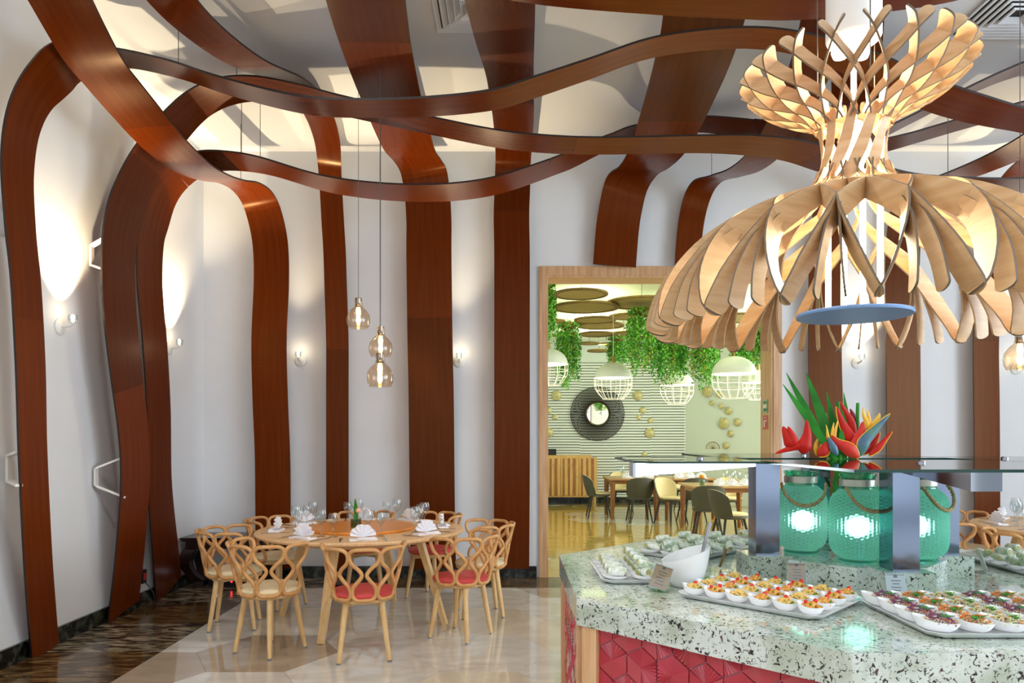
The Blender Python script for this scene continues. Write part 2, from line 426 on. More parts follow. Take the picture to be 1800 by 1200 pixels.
# ------------------------------------------------------------------ mahogany ribbons
random.seed(19)
EDGE = mat('ribbon_edge', '#1c100a', 0.5)
def ribbon(label, st, th=0.014, cables=(), brackets=()):
    """st = [(px, py, axis, value, width, width direction)] stations on planes of the room, centre line of the board"""
    pts = []
    for (x, y, ax, val, w, d) in st:
        p = P(x, y, **{ax: val}); dv = {'X': (1, 0, 0), 'Y': (0, 1, 0)}[d]
        pts.append((p.x, p.y, p.z, w) + dv)
    if 'widest' not in label:                       # the board runs on overhead beyond the picture
        d = V(pts[-1][:3]) - V(pts[-2][:3]); d.z = 0; d.normalize()
        e = V(pts[-1][:3]) + d * 0.9; pts.append((e.x, e.y, e.z + 0.02) + tuple(pts[-1][3:]))
    sp = spline(pts, 7)
    b = V(sp[0][:3]); t = thing('wooden_ribbon', label, 'ribbon', b, group='mahogany ribbons over walls and ceiling')
    st2 = [(V(q[:3]) - b, V(q[4:7]), q[3]) for q in sp]; i0 = 0; L = 0.0; lim = 1.7 + 0.9 * random.random()
    for i in range(1, len(st2)):                       # butt-jointed boards
        L += (st2[i][0] - st2[i - 1][0]).length
        if (L > lim and len(st2) - i > 6) or i == len(st2) - 1:
            mb = MB(); mb.strip(st2[i0:i + 1], th); mb.build('board', RIB, t, 30, EDGE)
            i0 = i; L = 0.0; lim = 1.5 + 1.2 * random.random()
    for px in cables:          # suspension cables up to the ceiling
        q = min(sp, key=lambda s_: abs(900 + s_[0] / s_[1] * F - px) + (0 if s_[2] > 3.5 else 1e4))
        c = V(q[:3]) - b
        MB().tube([c + V((0, 0, 0.01)), V((c.x, c.y, CZ - b.z - 0.004))], 0.003, 5).build('suspension_cable', CABLE, t)
        MB().box(c + V((0, 0, 0.02)), (0.05, 0.03, 0.02)).build('cable_clamp', CABLE, t)
    for (yw, z0, z1, yr, z2, z3, xr) in brackets:
        A = [V((WX + 0.03, yw, z1)), V((xr, yr, z3))]; B = [V((WX + 0.03, yw, z0)), V((xr, yr, z2))]
        m2 = MB(); m2.bar(A[0] - b, A[1] - b, 0.04, 0.016); m2.bar(B[0] - b, B[1] - b, 0.04, 0.016); m2.bar(A[0] - b, B[0] - b, 0.04, 0.016, (1, 0, 0))
        m2.build('wall_bracket', BRACK, t)
    return t

def wall_Y(rows, w, y=7.68): return [(x, py, 'Y', y, w, 'X') for x, py in rows]
ribbon('mahogany ribbon on left wall nearest the window, sweeping on across the whole ceiling',
       [(80, 1150, 'X', -3.27, .27, 'Y'), (68, 1000, 'X', -3.16, .27, 'Y'), (58, 800, 'X', -3.08, .27, 'Y'), (54, 650, 'X', -3.07, .28, 'Y'), (46, 500, 'X', -3.07, .28, 'Y'),
        (36, 400, 'X', -3.07, .28, 'Y'), (31, 290, 'X', -3.06, .29, 'Y'), (44, 205, 'Y', 4.5, .3, 'Y'), (78, 145, 'Y', 4.62, .3, 'Y'), (130, 108, 'Y', 4.9, .3, 'Y'), (205, 101, 'Y', 5.1, .27, 'Y'),
        (300, 120, 'Y', 5.0, .25, 'Y'), (400, 152, 'Y', 4.78, .25, 'Y'), (533, 184, 'Y', 4.6, .25, 'Y'), (640, 190, 'Y', 4.6, .25, 'Y'), (757, 187, 'Y', 4.6, .26, 'Y'), (867, 175, 'Y', 4.6, .27, 'Y'),
        (940, 153, 'Y', 4.6, .28, 'Y'), (1033, 122, 'Y', 4.6, .27, 'Y'), (1153, 82, 'Y', 4.6, .25, 'Y'), (1300, 66, 'Y', 4.6, .24, 'Y'), (1413, 78, 'Y', 4.6, .24, 'Y'), (1520, 115, 'Y', 4.6, .3, 'Y'),
        (1613, 158, 'Y', 4.6, .32, 'Y'), (1700, 188, 'Y', 4.6, .32, 'Y'), (1800, 212, 'Y', 4.6, .27, 'Y'), (1900, 225, 'Y', 4.6, .27, 'Y')],
       cables=(307,), brackets=[(4.76, 1.22, 1.38, 4.58, 1.2, 1.41, -3.1), (4.78, 2.82, 2.98, 4.6, 2.78, 3.02, -3.08)])
ribbon('mahogany ribbon on left wall meeting its neighbour near the floor, arching up',
       [(217, 1074, 'X', -3.27, .45, 'Y'), (228, 980, 'X', -3.17, .45, 'Y'), (238, 850, 'X', -3.1, .45, 'Y'), (235, 760, 'X', -3.08, .45, 'Y'), (222, 650, 'X', -3.08, .47, 'Y'), (210, 530, 'X', -3.08, .48, 'Y'),
        (211, 420, 'X', -3.08, .48, 'Y'), (232, 340, 'X', -3.04, .48, 'Y'), (262, 280, 'Y', 5.85, .47, 'Y'), (308, 222, 'Y', 5.85, .45, 'Y'), (350, 182, 'Y', 5.85, .42, 'Y'), (400, 160, 'Y', 5.85, .42, 'Y'),
        (460, 156, 'Y', 5.85, .42, 'Y'), (533, 168, 'Y', 5.85, .4, 'Y'), (600, 185, 'Y', 5.85, .38, 'Y'), (680, 203, 'Y', 5.8, .36, 'Y'), (760, 221, 'Y', 5.8, .34, 'Y'), (870, 243, 'Y', 5.8, .34, 'Y'),
        (960, 253, 'Y', 5.8, .34, 'Y'), (1060, 256, 'Y', 5.8, .33, 'Y'), (1233, 253, 'Y', 5.7, .33, 'Y'), (1330, 256, 'Y', 5.6, .36, 'Y'), (1400, 266, 'Y', 5.6, .38, 'Y'), (1470, 288, 'Y', 5.7, .38, 'Y'),
        (1577, 319, 'Y', 5.9, .38, 'Y'), (1700, 327, 'Y', 6.0, .38, 'Y'), (1800, 326, 'Y', 6.0, .38, 'Y'), (1900, 320, 'Y', 6.0, .38, 'Y')],
       cables=(413, 1664), brackets=[(5.76, 1.12, 1.26, 5.84, 1.02, 1.35, -3.1), (5.7, 2.85, 3.0, 5.62, 2.78, 3.06, -3.1)])
ribbon('mahogany ribbon on left wall leaning beside the black side table, weaving low under the ceiling',
       [(297, 1038, 'X', -3.27, .45, 'Y'), (290, 960, 'X', -3.2, .45, 'Y'), (281, 850, 'X', -3.17, .43, 'Y'), (279, 720, 'X', -3.16, .43, 'Y'), (272, 600, 'X', -3.15, .43, 'Y'), (263, 490, 'X', -3.14, .43, 'Y'),
        (268, 400, 'X', -3.1, .44, 'Y'), (290, 338, 'Y', 6.45, .45, 'Y'), (325, 300, 'Y', 6.5, .45, 'Y'), (365, 284, 'Y', 6.5, .46, 'Y'), (410, 283, 'Y', 6.5, .46, 'Y'), (467, 292, 'Y', 6.5, .46, 'Y'),
        (550, 317, 'Y', 6.5, .46, 'Y'), (600, 328, 'Y', 6.5, .45, 'Y'), (667, 336, 'Y', 6.5, .45, 'Y'), (733, 339, 'Y', 6.5, .45, 'Y'), (800, 337, 'Y', 6.5, .45, 'Y'), (867, 327, 'Y', 6.5, .45, 'Y'),
        (933, 307, 'Y', 6.5, .45, 'Y'), (1000, 282, 'Y', 6.55, .42, 'Y'), (1060, 255, 'Y', 6.75, .36, 'Y'), (1110, 234, 'Y', 6.85, .34, 'Y'), (1180, 221, 'Y', 6.85, .33, 'Y'), (1250, 219, 'Y', 6.8, .33, 'Y'),
        (1345, 232, 'Y', 6.6, .34, 'Y'), (1442, 255, 'Y', 6.2, .36, 'Y'), (1510, 262, 'Y', 6.2, .38, 'Y'), (1570, 252, 'Y', 6.2, .38, 'Y'), (1640, 232, 'Y', 6.2, .38, 'Y'), (1710, 212, 'Y', 6.2, .36, 'Y'),
        (1800, 188, 'Y', 6.2, .34, 'Y'), (1900, 165, 'Y', 6.2, .34, 'Y')], cables=(428, 462))
ribbon('mahogany ribbon on back wall next to the corner, bending overhead as broad diagonal',
       wall_Y([(480, 999), (480, 900), (479, 800), (475, 700), (473, 600), (477, 500), (476, 440)], .37) +
       [(470, 398, 'Y', 7.66, .37, 'X'), (458, 358, 'Y', 7.58, .37, 'X'), (442, 334, 'Y', 7.4, .38, 'X'), (420, 321, 'Y', 7.1, .38, 'X'), (395, 317, 'Y', 6.8, .38, 'X'), (367, 309, 'Y', 6.4, .38, 'X'), (331, 290, 'Y', 5.9, .38, 'X'),
        (286, 250, 'Y', 5.5, .38, 'X'), (242, 200, 'Y', 5.2, .38, 'X'), (200, 150, 'Y', 4.95, .38, 'X'), (161, 100, 'Y', 4.7, .38, 'X'), (106, 0, 'Y', 4.35, .38, 'X'), (60, -90, 'Y', 4.0, .38, 'X')], cables=(422,))
ribbon('narrow mahogany ribbon on back wall behind the hanging glass bulbs',
       wall_Y([(592, 999), (593, 900), (593, 700), (593, 600), (590, 500), (588, 440), (585, 390)], .235) +
       [(582, 335, 'Y', 7.67, .235, 'X'), (579, 287, 'Y', 7.55, .24, 'X'), (575, 247, 'Y', 7.2, .25, 'X'), (562, 205, 'Y', 6.7, .26, 'X'), (540, 170, 'Y', 6.25, .28, 'X'), (500, 138, 'Y', 5.9, .3, 'X'),
        (430, 107, 'Y', 5.4, .31, 'X'), (360, 57, 'Y', 4.9, .31, 'X'), (303, 0, 'Y', 4.5, .31, 'X'), (250, -80, 'Y', 4.1, .31, 'X')])
ribbon('widest mahogany ribbon on back wall beside the hanging glass bulbs',
       wall_Y([(762, 999), (760, 900), (758, 700), (756, 600), (754, 450), (754, 390)], .475) +
       [(751, 340, 'Y', 7.66, .475, 'X'), (745, 303, 'Y', 7.6, .48, 'X'), (734, 282, 'Y', 7.4, .48, 'X'), (721, 265, 'Y', 7.1, .49, 'X'), (709, 235, 'Y', 6.7, .5, 'X'), (686, 167, 'Y', 5.95, .5, 'X'), (662, 85, 'Y', 5.2, .5, 'X'),
        (643, 0, 'Y', 4.6, .5, 'X'), (637, -40, 'Y', 4.4, .5, 'X')])
ribbon('straight mahogany ribbon on back wall beside the oak doorway',
       wall_Y([(899, 999), (900, 800), (900, 600), (900, 450), (899, 380), (901, 320)], .375) +
       [(902, 282, 'Y', 7.6, .37, 'X'), (903, 250, 'Y', 7.2, .37, 'X'), (902, 200, 'Y', 6.5, .37, 'X'), (896, 130, 'Y', 5.8, .38, 'X'), (888, 75, 'Y', 5.25, .42, 'X'), (879, 0, 'Y', 4.6, .445, 'X'), (870, -80, 'Y', 4.1, .45, 'X')])
ribbon('mahogany ribbon rising from above the doorway and widening overhead',
       wall_Y([(1080, 467), (1085, 405)], .455, 7.72) +
       [(1091, 365, 'Y', 7.7, .455, 'X'), (1100, 328, 'Y', 7.65, .46, 'X'), (1114, 306, 'Y', 7.5, .48, 'X'), (1132, 293, 'Y', 7.25, .5, 'X'), (1149, 274, 'Y', 6.95, .53, 'X'), (1168, 240, 'Y', 6.6, .56, 'X'), (1197, 167, 'Y', 5.9, .57, 'X'),
        (1220, 100, 'Y', 5.3, .56, 'X'), (1238, 28, 'Y', 4.8, .54, 'X'), (1255, -80, 'Y', 4.2, .54, 'X')], cables=(1120,))
ribbon('slim mahogany ribbon rising above the doorway and slanting towards the plywood lamp',
       wall_Y([(1208, 467), (1214, 397)], .27, 7.72) +
       [(1225, 348, 'Y', 7.68, .28, 'X'), (1243, 319, 'Y', 7.45, .29, 'X'), (1275, 309, 'Y', 7.1, .3, 'X'), (1310, 297, 'Y', 6.8, .31, 'X'), (1345, 268, 'Y', 6.4, .31, 'X'), (1390, 200, 'Y', 5.8, .31, 'X'), (1425, 120, 'Y', 5.2, .31, 'X'),
        (1450, 40, 'Y', 4.7, .31, 'X'), (1470, -60, 'Y', 4.25, .31, 'X')], cables=(1252,))
ribbon('mahogany ribbon on back wall just right of the oak doorway, behind the flowers',
       wall_Y([(1449, 999), (1452, 850), (1453, 740), (1450, 620), (1452, 450)], .35) + [(1462, 350, 'Y', 7.62, .35, 'X'), (1480, 305, 'Y', 7.25, .35, 'X'), (1495, 250, 'Y', 6.6, .35, 'X'), (1503, 170, 'Y', 5.9, .35, 'X'), (1505, 60, 'Y', 5.2, .35, 'X'), (1505, -70, 'Y', 4.4, .35, 'X')])
ribbon('broad mahogany ribbon on back wall between the sconce and the glass bulb',
       wall_Y([(1588, 999), (1588, 800), (1588, 690), (1587, 580), (1586, 480), (1590, 405)], .36) + [(1604, 348, 'Y', 7.6, .36, 'X'), (1640, 325, 'Y', 7.2, .36, 'X'), (1700, 303, 'Y', 6.7, .36, 'X'), (1760, 278, 'Y', 6.3, .36, 'X'), (1815, 250, 'Y', 6.0, .36, 'X'), (1890, 205, 'Y', 5.6, .36, 'X')])
ribbon('mahogany ribbon on back wall behind the glasses of the second table',
       wall_Y([(1735, 999), (1735, 850), (1734, 700), (1733, 600), (1739, 450)], .27) + [(1752, 385, 'Y', 7.64, .28, 'X'), (1775, 330, 'Y', 7.5, .3, 'X'), (1808, 290, 'Y', 7.1, .3, 'X'), (1860, 255, 'Y', 6.6, .3, 'X'), (1930, 205, 'Y', 6.0, .3, 'X')])
ribbon('mahogany ribbon bowed low over the room in front of all the others',
       [(560, -130, 'Y', 4.0, .45, 'Y'), (760, -75, 'Y', 4.0, .45, 'Y'), (940, -38, 'Y', 4.0, .45, 'Y'), (1165, -18, 'Y', 4.0, .45, 'Y'), (1300, -11, 'Y', 4.0, .45, 'Y'), (1430, -8, 'Y', 4.0, .45, 'Y'), (1600, -24, 'Y', 4.0, .45, 'Y'),
        (1720, -43, 'Y', 4.0, .45, 'Y'), (1880, -85, 'Y', 4.0, .45, 'Y')])
ribbon('mahogany ribbon rising past the plywood lamp towards the right hand vent',
       [(1490, 262, 'Y', 5.3, .32, 'Y'), (1560, 230, 'Y', 5.3, .34, 'Y'), (1620, 200, 'Y', 5.3, .32, 'Y'), (1680, 170, 'Y', 5.3, .3, 'Y'), (1740, 142, 'Y', 5.3, .3, 'Y'), (1800, 119, 'Y', 5.3, .3, 'Y'), (1900, 95, 'Y', 5.3, .3, 'Y')])

# ------------------------------------------------------------------ wall sconces
SHELL = mat('sconce_white', '#eceae6', 0.4)
BULB = mat('halogen_glow', '#fff3d8', 0.3, emit='#ffe7bd', strength=14)
def sconce(label, p, nrm, up=26.0, tilt=0.16):
    """white disc on the wall, short arm, glass holder and glowing capsule"""
    rz = math.atan2(nrm[1], nrm[0])
    t = thing('wall_sconce', label, 'sconce', p, rz, 'white wall sconces')
    m = MB(); M = Matrix.Rotation(R(90), 4, 'Y')
    prof = [(0, 0), (0.062, 0), (0.062, 0.012), (0.05, 0.02), (0, 0.022)]
    b = MB().lathe(prof, 20); m.add([M @ V(v) for v in b.v], b.f); m.build('wall_plate', SHELL, t, 40)
    MB().tube([(0.02, 0, 0), (0.09, 0, 0.01), (0.1, 0, 0.03)], 0.011, 8).build('arm', SHELL, t, 60)
    MB().lathe([(0, 0.03), (0.03, 0.03), (0.034, 0.05), (0.033, 0.085), (0.03, 0.085), (0.03, 0.05), (0, 0.045)], 16, (0.1, 0, 0)).build('glass_holder', CGLASS, t, 40)
    MB().lathe([(0, 0.05), (0.012, 0.052), (0.014, 0.07), (0.01, 0.085), (0, 0.09)], 12, (0.1, 0, 0)).build('capsule_bulb', BULB, t, 60)
    l = lamp('sconce_light', 'SPOT', V(p) + V(nrm) * (0.12 if tilt >= 0 else 0.16) + V((0, 0, 0.12)), up, (1.0, 0.80, 0.5), spot_size=R(92), spot_blend=0.9, shadow_soft_size=0.02)
    d = V((-nrm[0] * tilt, -nrm[1] * tilt, 1)); l.rotation_euler = d.to_track_quat('-Z', 'Y').to_euler()
    l2 = lamp('sconce_glow', 'POINT', V(p) + V(nrm) * 0.13 + V((0, 0, 0.11)), 0.5, (1.0, 0.82, 0.55), shadow_soft_size=0.02)
sconce('white sconce on left wall between the first two ribbons', P(104, 574, X=WX), (1, 0, 0), 125)
sconce('white sconce on left wall half hidden by the ribbon beside the corner', P(297, 612, X=WX), (1, 0, 0), 125)
sconce('white sconce on back wall next to the narrow ribbon', P(529, 634, Y=WY), (0, -1, 0), 130, -0.45)
sconce('white sconce on back wall between the widest ribbon and the straight one', P(808, 636, Y=WY), (0, -1, 0), 130, -0.45)
sconce('white sconce on back wall above the red flowers', P(1507, 638, Y=WY), (0, -1, 0), 70)
sconce('white sconce on back wall behind the hanging bulb at the second table', P(1786, 648, Y=WY), (0, -1, 0), 130, -0.45)

# ------------------------------------------------------------------ plywood lamp over the counter
LX, LY = 1.37, 2.92
RODM = mat('lamp_tube_glow', '#fff6e6', 0.3, emit='#ffe2b0', strength=26)
lampT = thing('plywood_pendant_lamp', 'huge plywood lattice pendant lamp hanging over the buffet counter', 'lamp', (LX, LY, 0))
def prof_at(prof, t):
    n = len(prof) - 1; x = min(max(t, 0), 1) * n; i = min(int(x), n - 1); u = x - i
    g = lambda k: prof[max(0, min(n, k))]
    p0, p1, p2, p3 = g(i - 1), g(i), g(i + 1), g(i + 2)
    f = lambda a, b, c, d: 0.5 * (2 * b + (c - a) * u + (2 * a - 5 * b + 4 * c - d) * u * u + (3 * b - a - 3 * c + d) * u ** 3)
    return f(p0[0], p1[0], p2[0], p3[0]), f(p0[1], p1[1], p2[1], p3[1])
def fin(prof, th0, swing, t0, t1, width, n=18, flat=False, th=0.007):
    st = []
    fr = [0.94 * k / n for k in range(n)] + [0.94, 0.955, 0.97, 0.982, 0.991, 0.997, 1.0]
    for f in fr:
        t = t0 + (t1 - t0) * f
        r, z = prof_at(prof, t); r2, z2 = prof_at(prof, t + 0.01); r1, z1 = prof_at(prof, t - 0.01)
        a = R(th0 + swing(t)); c = V((r * math.cos(a), r * math.sin(a), z))
        if flat: w = V((-math.sin(a), math.cos(a), 0))
        else:
            dr, dz = r2 - r1, z2 - z1
            w = V((-dz * math.cos(a), -dz * math.sin(a), dr)).normalized()
        st.append((c, w, max(0.004, width(t) * (math.sqrt(max(0.01, 1 - ((f - 0.94) / 0.06) ** 2)) if f > 0.94 else 1))))
    mb = MB(); mb.strip(st, th); return mb
DOME = [(0.125, 2.64), (0.14, 2.54), (0.21, 2.465), (0.35, 2.40), (0.50, 2.32), (0.64, 2.20), (0.74, 2.06), (0.775, 1.93)]
CROWN = [(0.12, 2.66), (0.125, 2.73), (0.175, 2.80), (0.26, 2.85), (0.345, 2.905), (0.42, 2.985)]
NECK = [(0.15, 2.485), (0.125, 2.57), (0.118, 2.66), (0.14, 2.785)]
def swing_d(t): return 40 * (t / 0.64) if t < 0.64 else 40 + 10.8 * ((t - 0.64) / 0.36) ** 1.15
def w_d(t): return 0.016 + 0.09 * min(1, max(0, (t - 0.22) / 0.42))
N1 = 18
FPROTO = {}
def fin_copies(name, key, mb, n, ph=0.0, skipmat=None):
    me = mb.mesh(name, PLY, 30, PLYE)
    for k in range(n):
        o = link(name, me, lampT); o.rotation_euler = (0, 0, R(360 / n * k + ph))
fin_copies('shade_fin', 0, fin(DOME, 0, lambda t: swing_d(t), 0.1, 1.0, w_d, 22), N1)
fin_copies('shade_fin', 1, fin(DOME, 0, lambda t: -swing_d(t), 0.1, 1.0, w_d, 22), N1)
for s_ in (-1, 1):   # short pairs that hang from the crossings
    fin_copies('hanging_fin', 2, fin(DOME, 40, lambda t, s_=s_: s_ * (0.7 + 2.6 * (t - 0.62) / 0.38), 0.63, 0.985, lambda t: 0.02 + 0.06 * min(1, (t - 0.60) / 0.15), 12), N1)
for s_ in (-1, 1):
    fin_copies('crown_fin', 3, fin(CROWN, 5, lambda t, s_=s_: s_ * 56 * t ** 0.9, 0.24, 1.0, lambda t: 0.012 + 0.064 * t, 16), 18)
fin_copies('neck_strip', 4, fin(NECK, 0, lambda t: 52 * t, 0.0, 1.0, lambda t: 0.024 + 0.024 * math.sin(math.pi * t), 12, True, 0.004), 11)
fin_copies('neck_lattice', 5, fin(NECK, 12, lambda t: -50 * t, 0.0, 0.32, lambda t: 0.016, 8, True, 0.004), 12)
MB().lathe([(0, 1.985), (0.215, 1.985), (0.218, 1.992), (0.215, 1.999), (0, 1.999)], 48).build('diffuser_disc', mat('disc_grey_blue', '#86aee6', 0.35), lampT, 30)
for k in range(4):
    a = R(45 + 90 * k)
    MB().tube([(0.1 * math.cos(a), 0.1 * math.sin(a), 2.0), (0.1 * math.cos(a), 0.1 * math.sin(a), 2.6)], 0.011, 10).build('light_tube', RODM, lampT, 60)
MB().lathe([(0, 2.55), (0.03, 2.56), (0.045, 2.62), (0.045, 2.7), (0.03, 2.76), (0, 2.77)], 16).build('light_bulb', RODM, lampT, 60)
MB().tube([(0, 0, 2.76), (0, 0, 3.1)], 0.012, 8).build('stem', BRACK, lampT, 60)
MB().lathe([(0, 3.09), (0.098, 3.09), (0.104, 3.10), (0.104, CZ), (0, CZ)], 32).build('canopy_tube', mat('canopy_white', '#f3f2f0', 0.35), lampT, 40)
for k in range(3):
    a = R(30 + 120 * k)
    MB().lathe([(0, 3.03), (0.025, 3.035), (0.034, 3.06), (0.025, 3.085), (0, 3.092)], 12, (0.05 * math.cos(a), 0.05 * math.sin(a), 0)).build('spot_bulb', RODM, lampT, 60)
for a in (150, 270, 30):
    MB().tube([(0.135 * math.cos(R(a)), 0.135 * math.sin(R(a)), 2.9), (0.135 * math.cos(R(a)), 0.135 * math.sin(R(a)), CZ)], 0.0025, 5).build('suspension_cable', CABLE, lampT)
lamp('lamp_inner_light', 'POINT', (LX, LY, 2.28), 20, (1.0, 0.84, 0.58), shadow_soft_size=0.1)
lamp('lamp_crown_light', 'POINT', (LX, LY, 2.84), 12, (1.0, 0.84, 0.58), shadow_soft_size=0.05)

# ------------------------------------------------------------------ glass bulb pendants
FIL = mat('filament_glow', '#ffd08a', 0.3, emit='#ffb45a', strength=22)
def bulb_pendant(label, p, top):
    t = thing('glass_bulb_pendant', label, 'pendant lamp', p, group='glass bulb pendants')
    MB().lathe([(0.078, -0.075), (0.094, -0.04), (0.098, 0.0), (0.09, 0.04), (0.065, 0.075), (0.038, 0.1), (0.031, 0.13), (0.030, 0.175), (0.012, 0.185)], 28).build('glass_globe', AGLASS, t, 80)
    MB().lathe([(0, 0.18), (0.027, 0.178), (0.027, 0.11), (0.02, 0.1), (0, 0.1)], 16).build('socket', CHROME, t, 40)
    MB().lathe([(0, -0.05), (0.011, -0.045), (0.014, 0.0), (0.02, 0.06), (0.014, 0.1), (0, 0.1)], 14).build('filament_bulb', FIL, t, 60)
    MB().tube([(0, 0, 0.18), (0, 0, top - p[2])], 0.0025, 6).build('cord', CABLE, t)
    lamp('bulb_light', 'POINT', p, 5, (1, 0.72, 0.4), shadow_soft_size=0.02)
bulb_pendant('clear glass bulb pendant hung highest over the round table', P(630, 561, Y=6.13), CZ - 0.004)
bulb_pendant('clear glass bulb pendant hung just above the lowest one', P(669, 611, Y=6.13), 4.27)
bulb_pendant('clear glass bulb pendant hung lowest over the round table', P(668, 662, Y=5.45), 4.25)
bulb_pendant('clear glass bulb pendant over the second table by the back wall', P(1793, 630, Y=4.9), CZ - 0.004)

# ------------------------------------------------------------------ bentwood chairs
FOOT = mat('chair_glide', '#8d9092', 0.3, 0.8)
def make_chair(label):
    t = thing('bentwood_chair', label, 'chair', group='bentwood lattice chairs')
    MB().lathe([(0, 0.425), (0.195, 0.425), (0.212, 0.435), (0.215, 0.45), (0.2, 0.466), (0.12, 0.474), (0, 0.476)], 36).build('seat', CREAM, t, 50)
    MB().lathe([(0, 0.395), (0.185, 0.395), (0.202, 0.402), (0.208, 0.416), (0.2, 0.426), (0, 0.426)], 36).build('seat_frame', BEECH, t, 50)
    MB().bar((-0.13, -0.13, 0.385), (0.13, 0.13, 0.385), 0.03, 0.03).bar((-0.13, 0.13, 0.385), (0.13, -0.13, 0.385), 0.03, 0.03).build('under_rail', BEECH, t)
    for k in range(4):
        a = R(45 + 90 * k); c, s_ = math.cos(a), math.sin(a)
        l = MB().tube([(0.165 * c, 0.165 * s_, 0.4), (0.2 * c, 0.2 * s_, 0.2), (0.235 * c, 0.235 * s_, 0.012)], [0.021, 0.019, 0.015], 10).build('leg', BEECH, t, 60)
        MB().tube([(0.235 * c, 0.235 * s_, 0.012), (0.236 * c, 0.236 * s_, 0.0)], 0.013, 10).build('glide', FOOT, l)
    # hourglass loops wrapped around the seat
    half = [(0.0, 0.0), (0.28, 0.005), (0.44, 0.07), (0.465, 0.17), (0.39, 0.28), (0.20, 0.39), (0.085, 0.5), (0.20, 0.61), (0.41, 0.72), (0.475, 0.83), (0.44, 0.94), (0.27, 0.995), (0.0, 1.0)]
    loop = half + [(-x, v) for x, v in half[-2:0:-1]]
    sp = spline(loop, 4, True)
    for q in range(5):
        u0 = (q - 2) * 44.0
        pts = []
        for (u, v) in sp:
            a = R(-90 + u0 + u * 44.0); r = 0.212 + 0.055 * v + 0.018 * v * v; z = 0.425 + 0.345 * v
            pts.append((r * math.cos(a), r * math.sin(a), z))
        MB().tube(pts, 0.0135, 8, True).build('back_loop', BENT, t, 70)
    return t
TC = V((-1.24, 6.0, 0))
SPOT = [(-77.5, 1.02, 1), (-30, 0.985, 1), (11, 0.99, 0), (61, 0.985, 1), (100, 0.985, 1), (149, 0.985, 0), (192, 0.985, 0), (242, 0.985, 0)]
chair0 = make_chair('bentwood lattice chair')
red = {'cream_leather': REDL}
CL = ['bentwood lattice chair with red seat, back turned to the open floor',
      'bentwood lattice chair with red seat beside the cream chair at the doorway side',
      'bentwood lattice chair with cream seat at the doorway side of the round table',
      'bentwood lattice chair with red seat in front of the widest ribbon',
      'bentwood lattice chair behind the round table, mostly hidden by glasses',
      'bentwood lattice chair with cream seat in front of the ribbon next to the corner',
      'bentwood lattice chair with cream seat in front of the black side table',
      'bentwood lattice chair with cream seat between the black side table and the foremost red chair']
for k, (a, r, isred) in enumerate(SPOT):
    p = (TC.x + r * math.cos(R(a)), TC.y + r * math.sin(R(a)), 0)
    dup(chair0, p, R(a + 90), CL[k], swap=red if isred else None)
T2 = V((4.85, 6.15, 0))
for a, r in ((-150, 1.0), (-112, 1.02), (165, 1.0), (120, 1.0)):
    dup(chair0, (T2.x + r * math.cos(R(a)), T2.y + r * math.sin(R(a)), 0), R(a + 90),
        'bentwood lattice chair at the second round table behind the buffet', group='chairs at the second round table')
for ch in list(chair0.children):
    for g in list(ch.children): bpy.data.objects.remove(g)
    bpy.data.objects.remove(ch)
bpy.data.objects.remove(chair0)

# ------------------------------------------------------------------ round tables
def make_table(c, label, rot):
    t = thing('round_table', label, 'table', c, rot)
    MB().lathe([(0, 0.715), (0.80, 0.715), (0.835, 0.728), (0.84, 0.742), (0.832, 0.75), (0, 0.75)], 72).build('table_top', TTOP, t, 40)
    for k in range(4):
        a = R(90 * k); c_, s_ = math.cos(a), math.sin(a)
        MB().bar((0.5 * c_, 0.5 * s_, 0.69), (0.72 * c_, 0.72 * s_, 0.0), 0.075, 0.05, (c_, s_, 0), 0.045, 0.035).build('leg', BEECH, t)
    for s_ in (0, 90):
        a = R(s_); M = Matrix.Rotation(a, 4, 'Z')
        MB().box((0, 0, 0.675), (1.06, 0.05, 0.08), a).build('top_rail', BEECH, t)
    MB().lathe([(0.50, 0.66), (0.53, 0.66), (0.53, 0.714), (0.50, 0.714)], 40).build('apron', BEECH, t, 40)
    return t
make_table(TC, 'large round ash table set for dinner under the glass bulbs', R(-102))
make_table(T2, 'round wooden table set for dinner behind the buffet counter', R(-60))
MB().lathe([(0, 0), (0.43, 0), (0.435, 0.01), (0.43, 0.022), (0, 0.022)], 64).build('lazy_susan', SUSAN, None, 40, loc=(TC.x, TC.y, 0.7505), label='orange veneered turntable in the middle of the round table', cat='turntable')

def glass_mesh(h, r, name='wine_glass'):
    k = h / 0.2
    return MB().lathe([(0, 0), (0.034, 0.001), (0.033, 0.004), (0.008, 0.008), (0.0045, 0.02), (0.0045, 0.085 * k), (0.012, 0.095 * k), (r * 0.8, 0.115 * k), (r, 0.145 * k), (r * 0.95, 0.18 * k), (r * 0.82, h)], 18).mesh(name, CGLASS, 70)
wine, water = glass_mesh(0.205, 0.040), glass_mesh(0.18, 0.036)
NG = 'place settings on the round tables'
def napkin_mesh():
    mb = MB(); n = 14; vs = [(0, 0.012, 0.02), (0, -0.012, 0.02)]; fs = []
    for k in range(n + 1):
        a = math.pi * (0.06 + 0.88 * k / n); r = 0.098 + 0.004 * math.sin(k * 1.7)
        o = 0.013 if k % 2 else -0.013
        vs += [(r * math.cos(a), o + 0.004, 0.015 + r * math.sin(a)), (r * math.cos(a), o - 0.004, 0.015 + r * math.sin(a))]
    for k in range(n):
        b = 2 + 2 * k
        fs += [(0, b, b + 2), (1, b + 3, b + 1), (b, b + 1, b + 3, b + 2)]
    fs += [(0, 1, 3, 2), (0, 2 + 2 * n, 3 + 2 * n, 1)]
    mb.add(vs, fs)
    mb.box((0, -0.01, 0.006), (0.2, 0.085, 0.012)).box((0.02, -0.045, 0.016), (0.13, 0.03, 0.01), 0.15)
    return mb.mesh('napkin', LINEN)
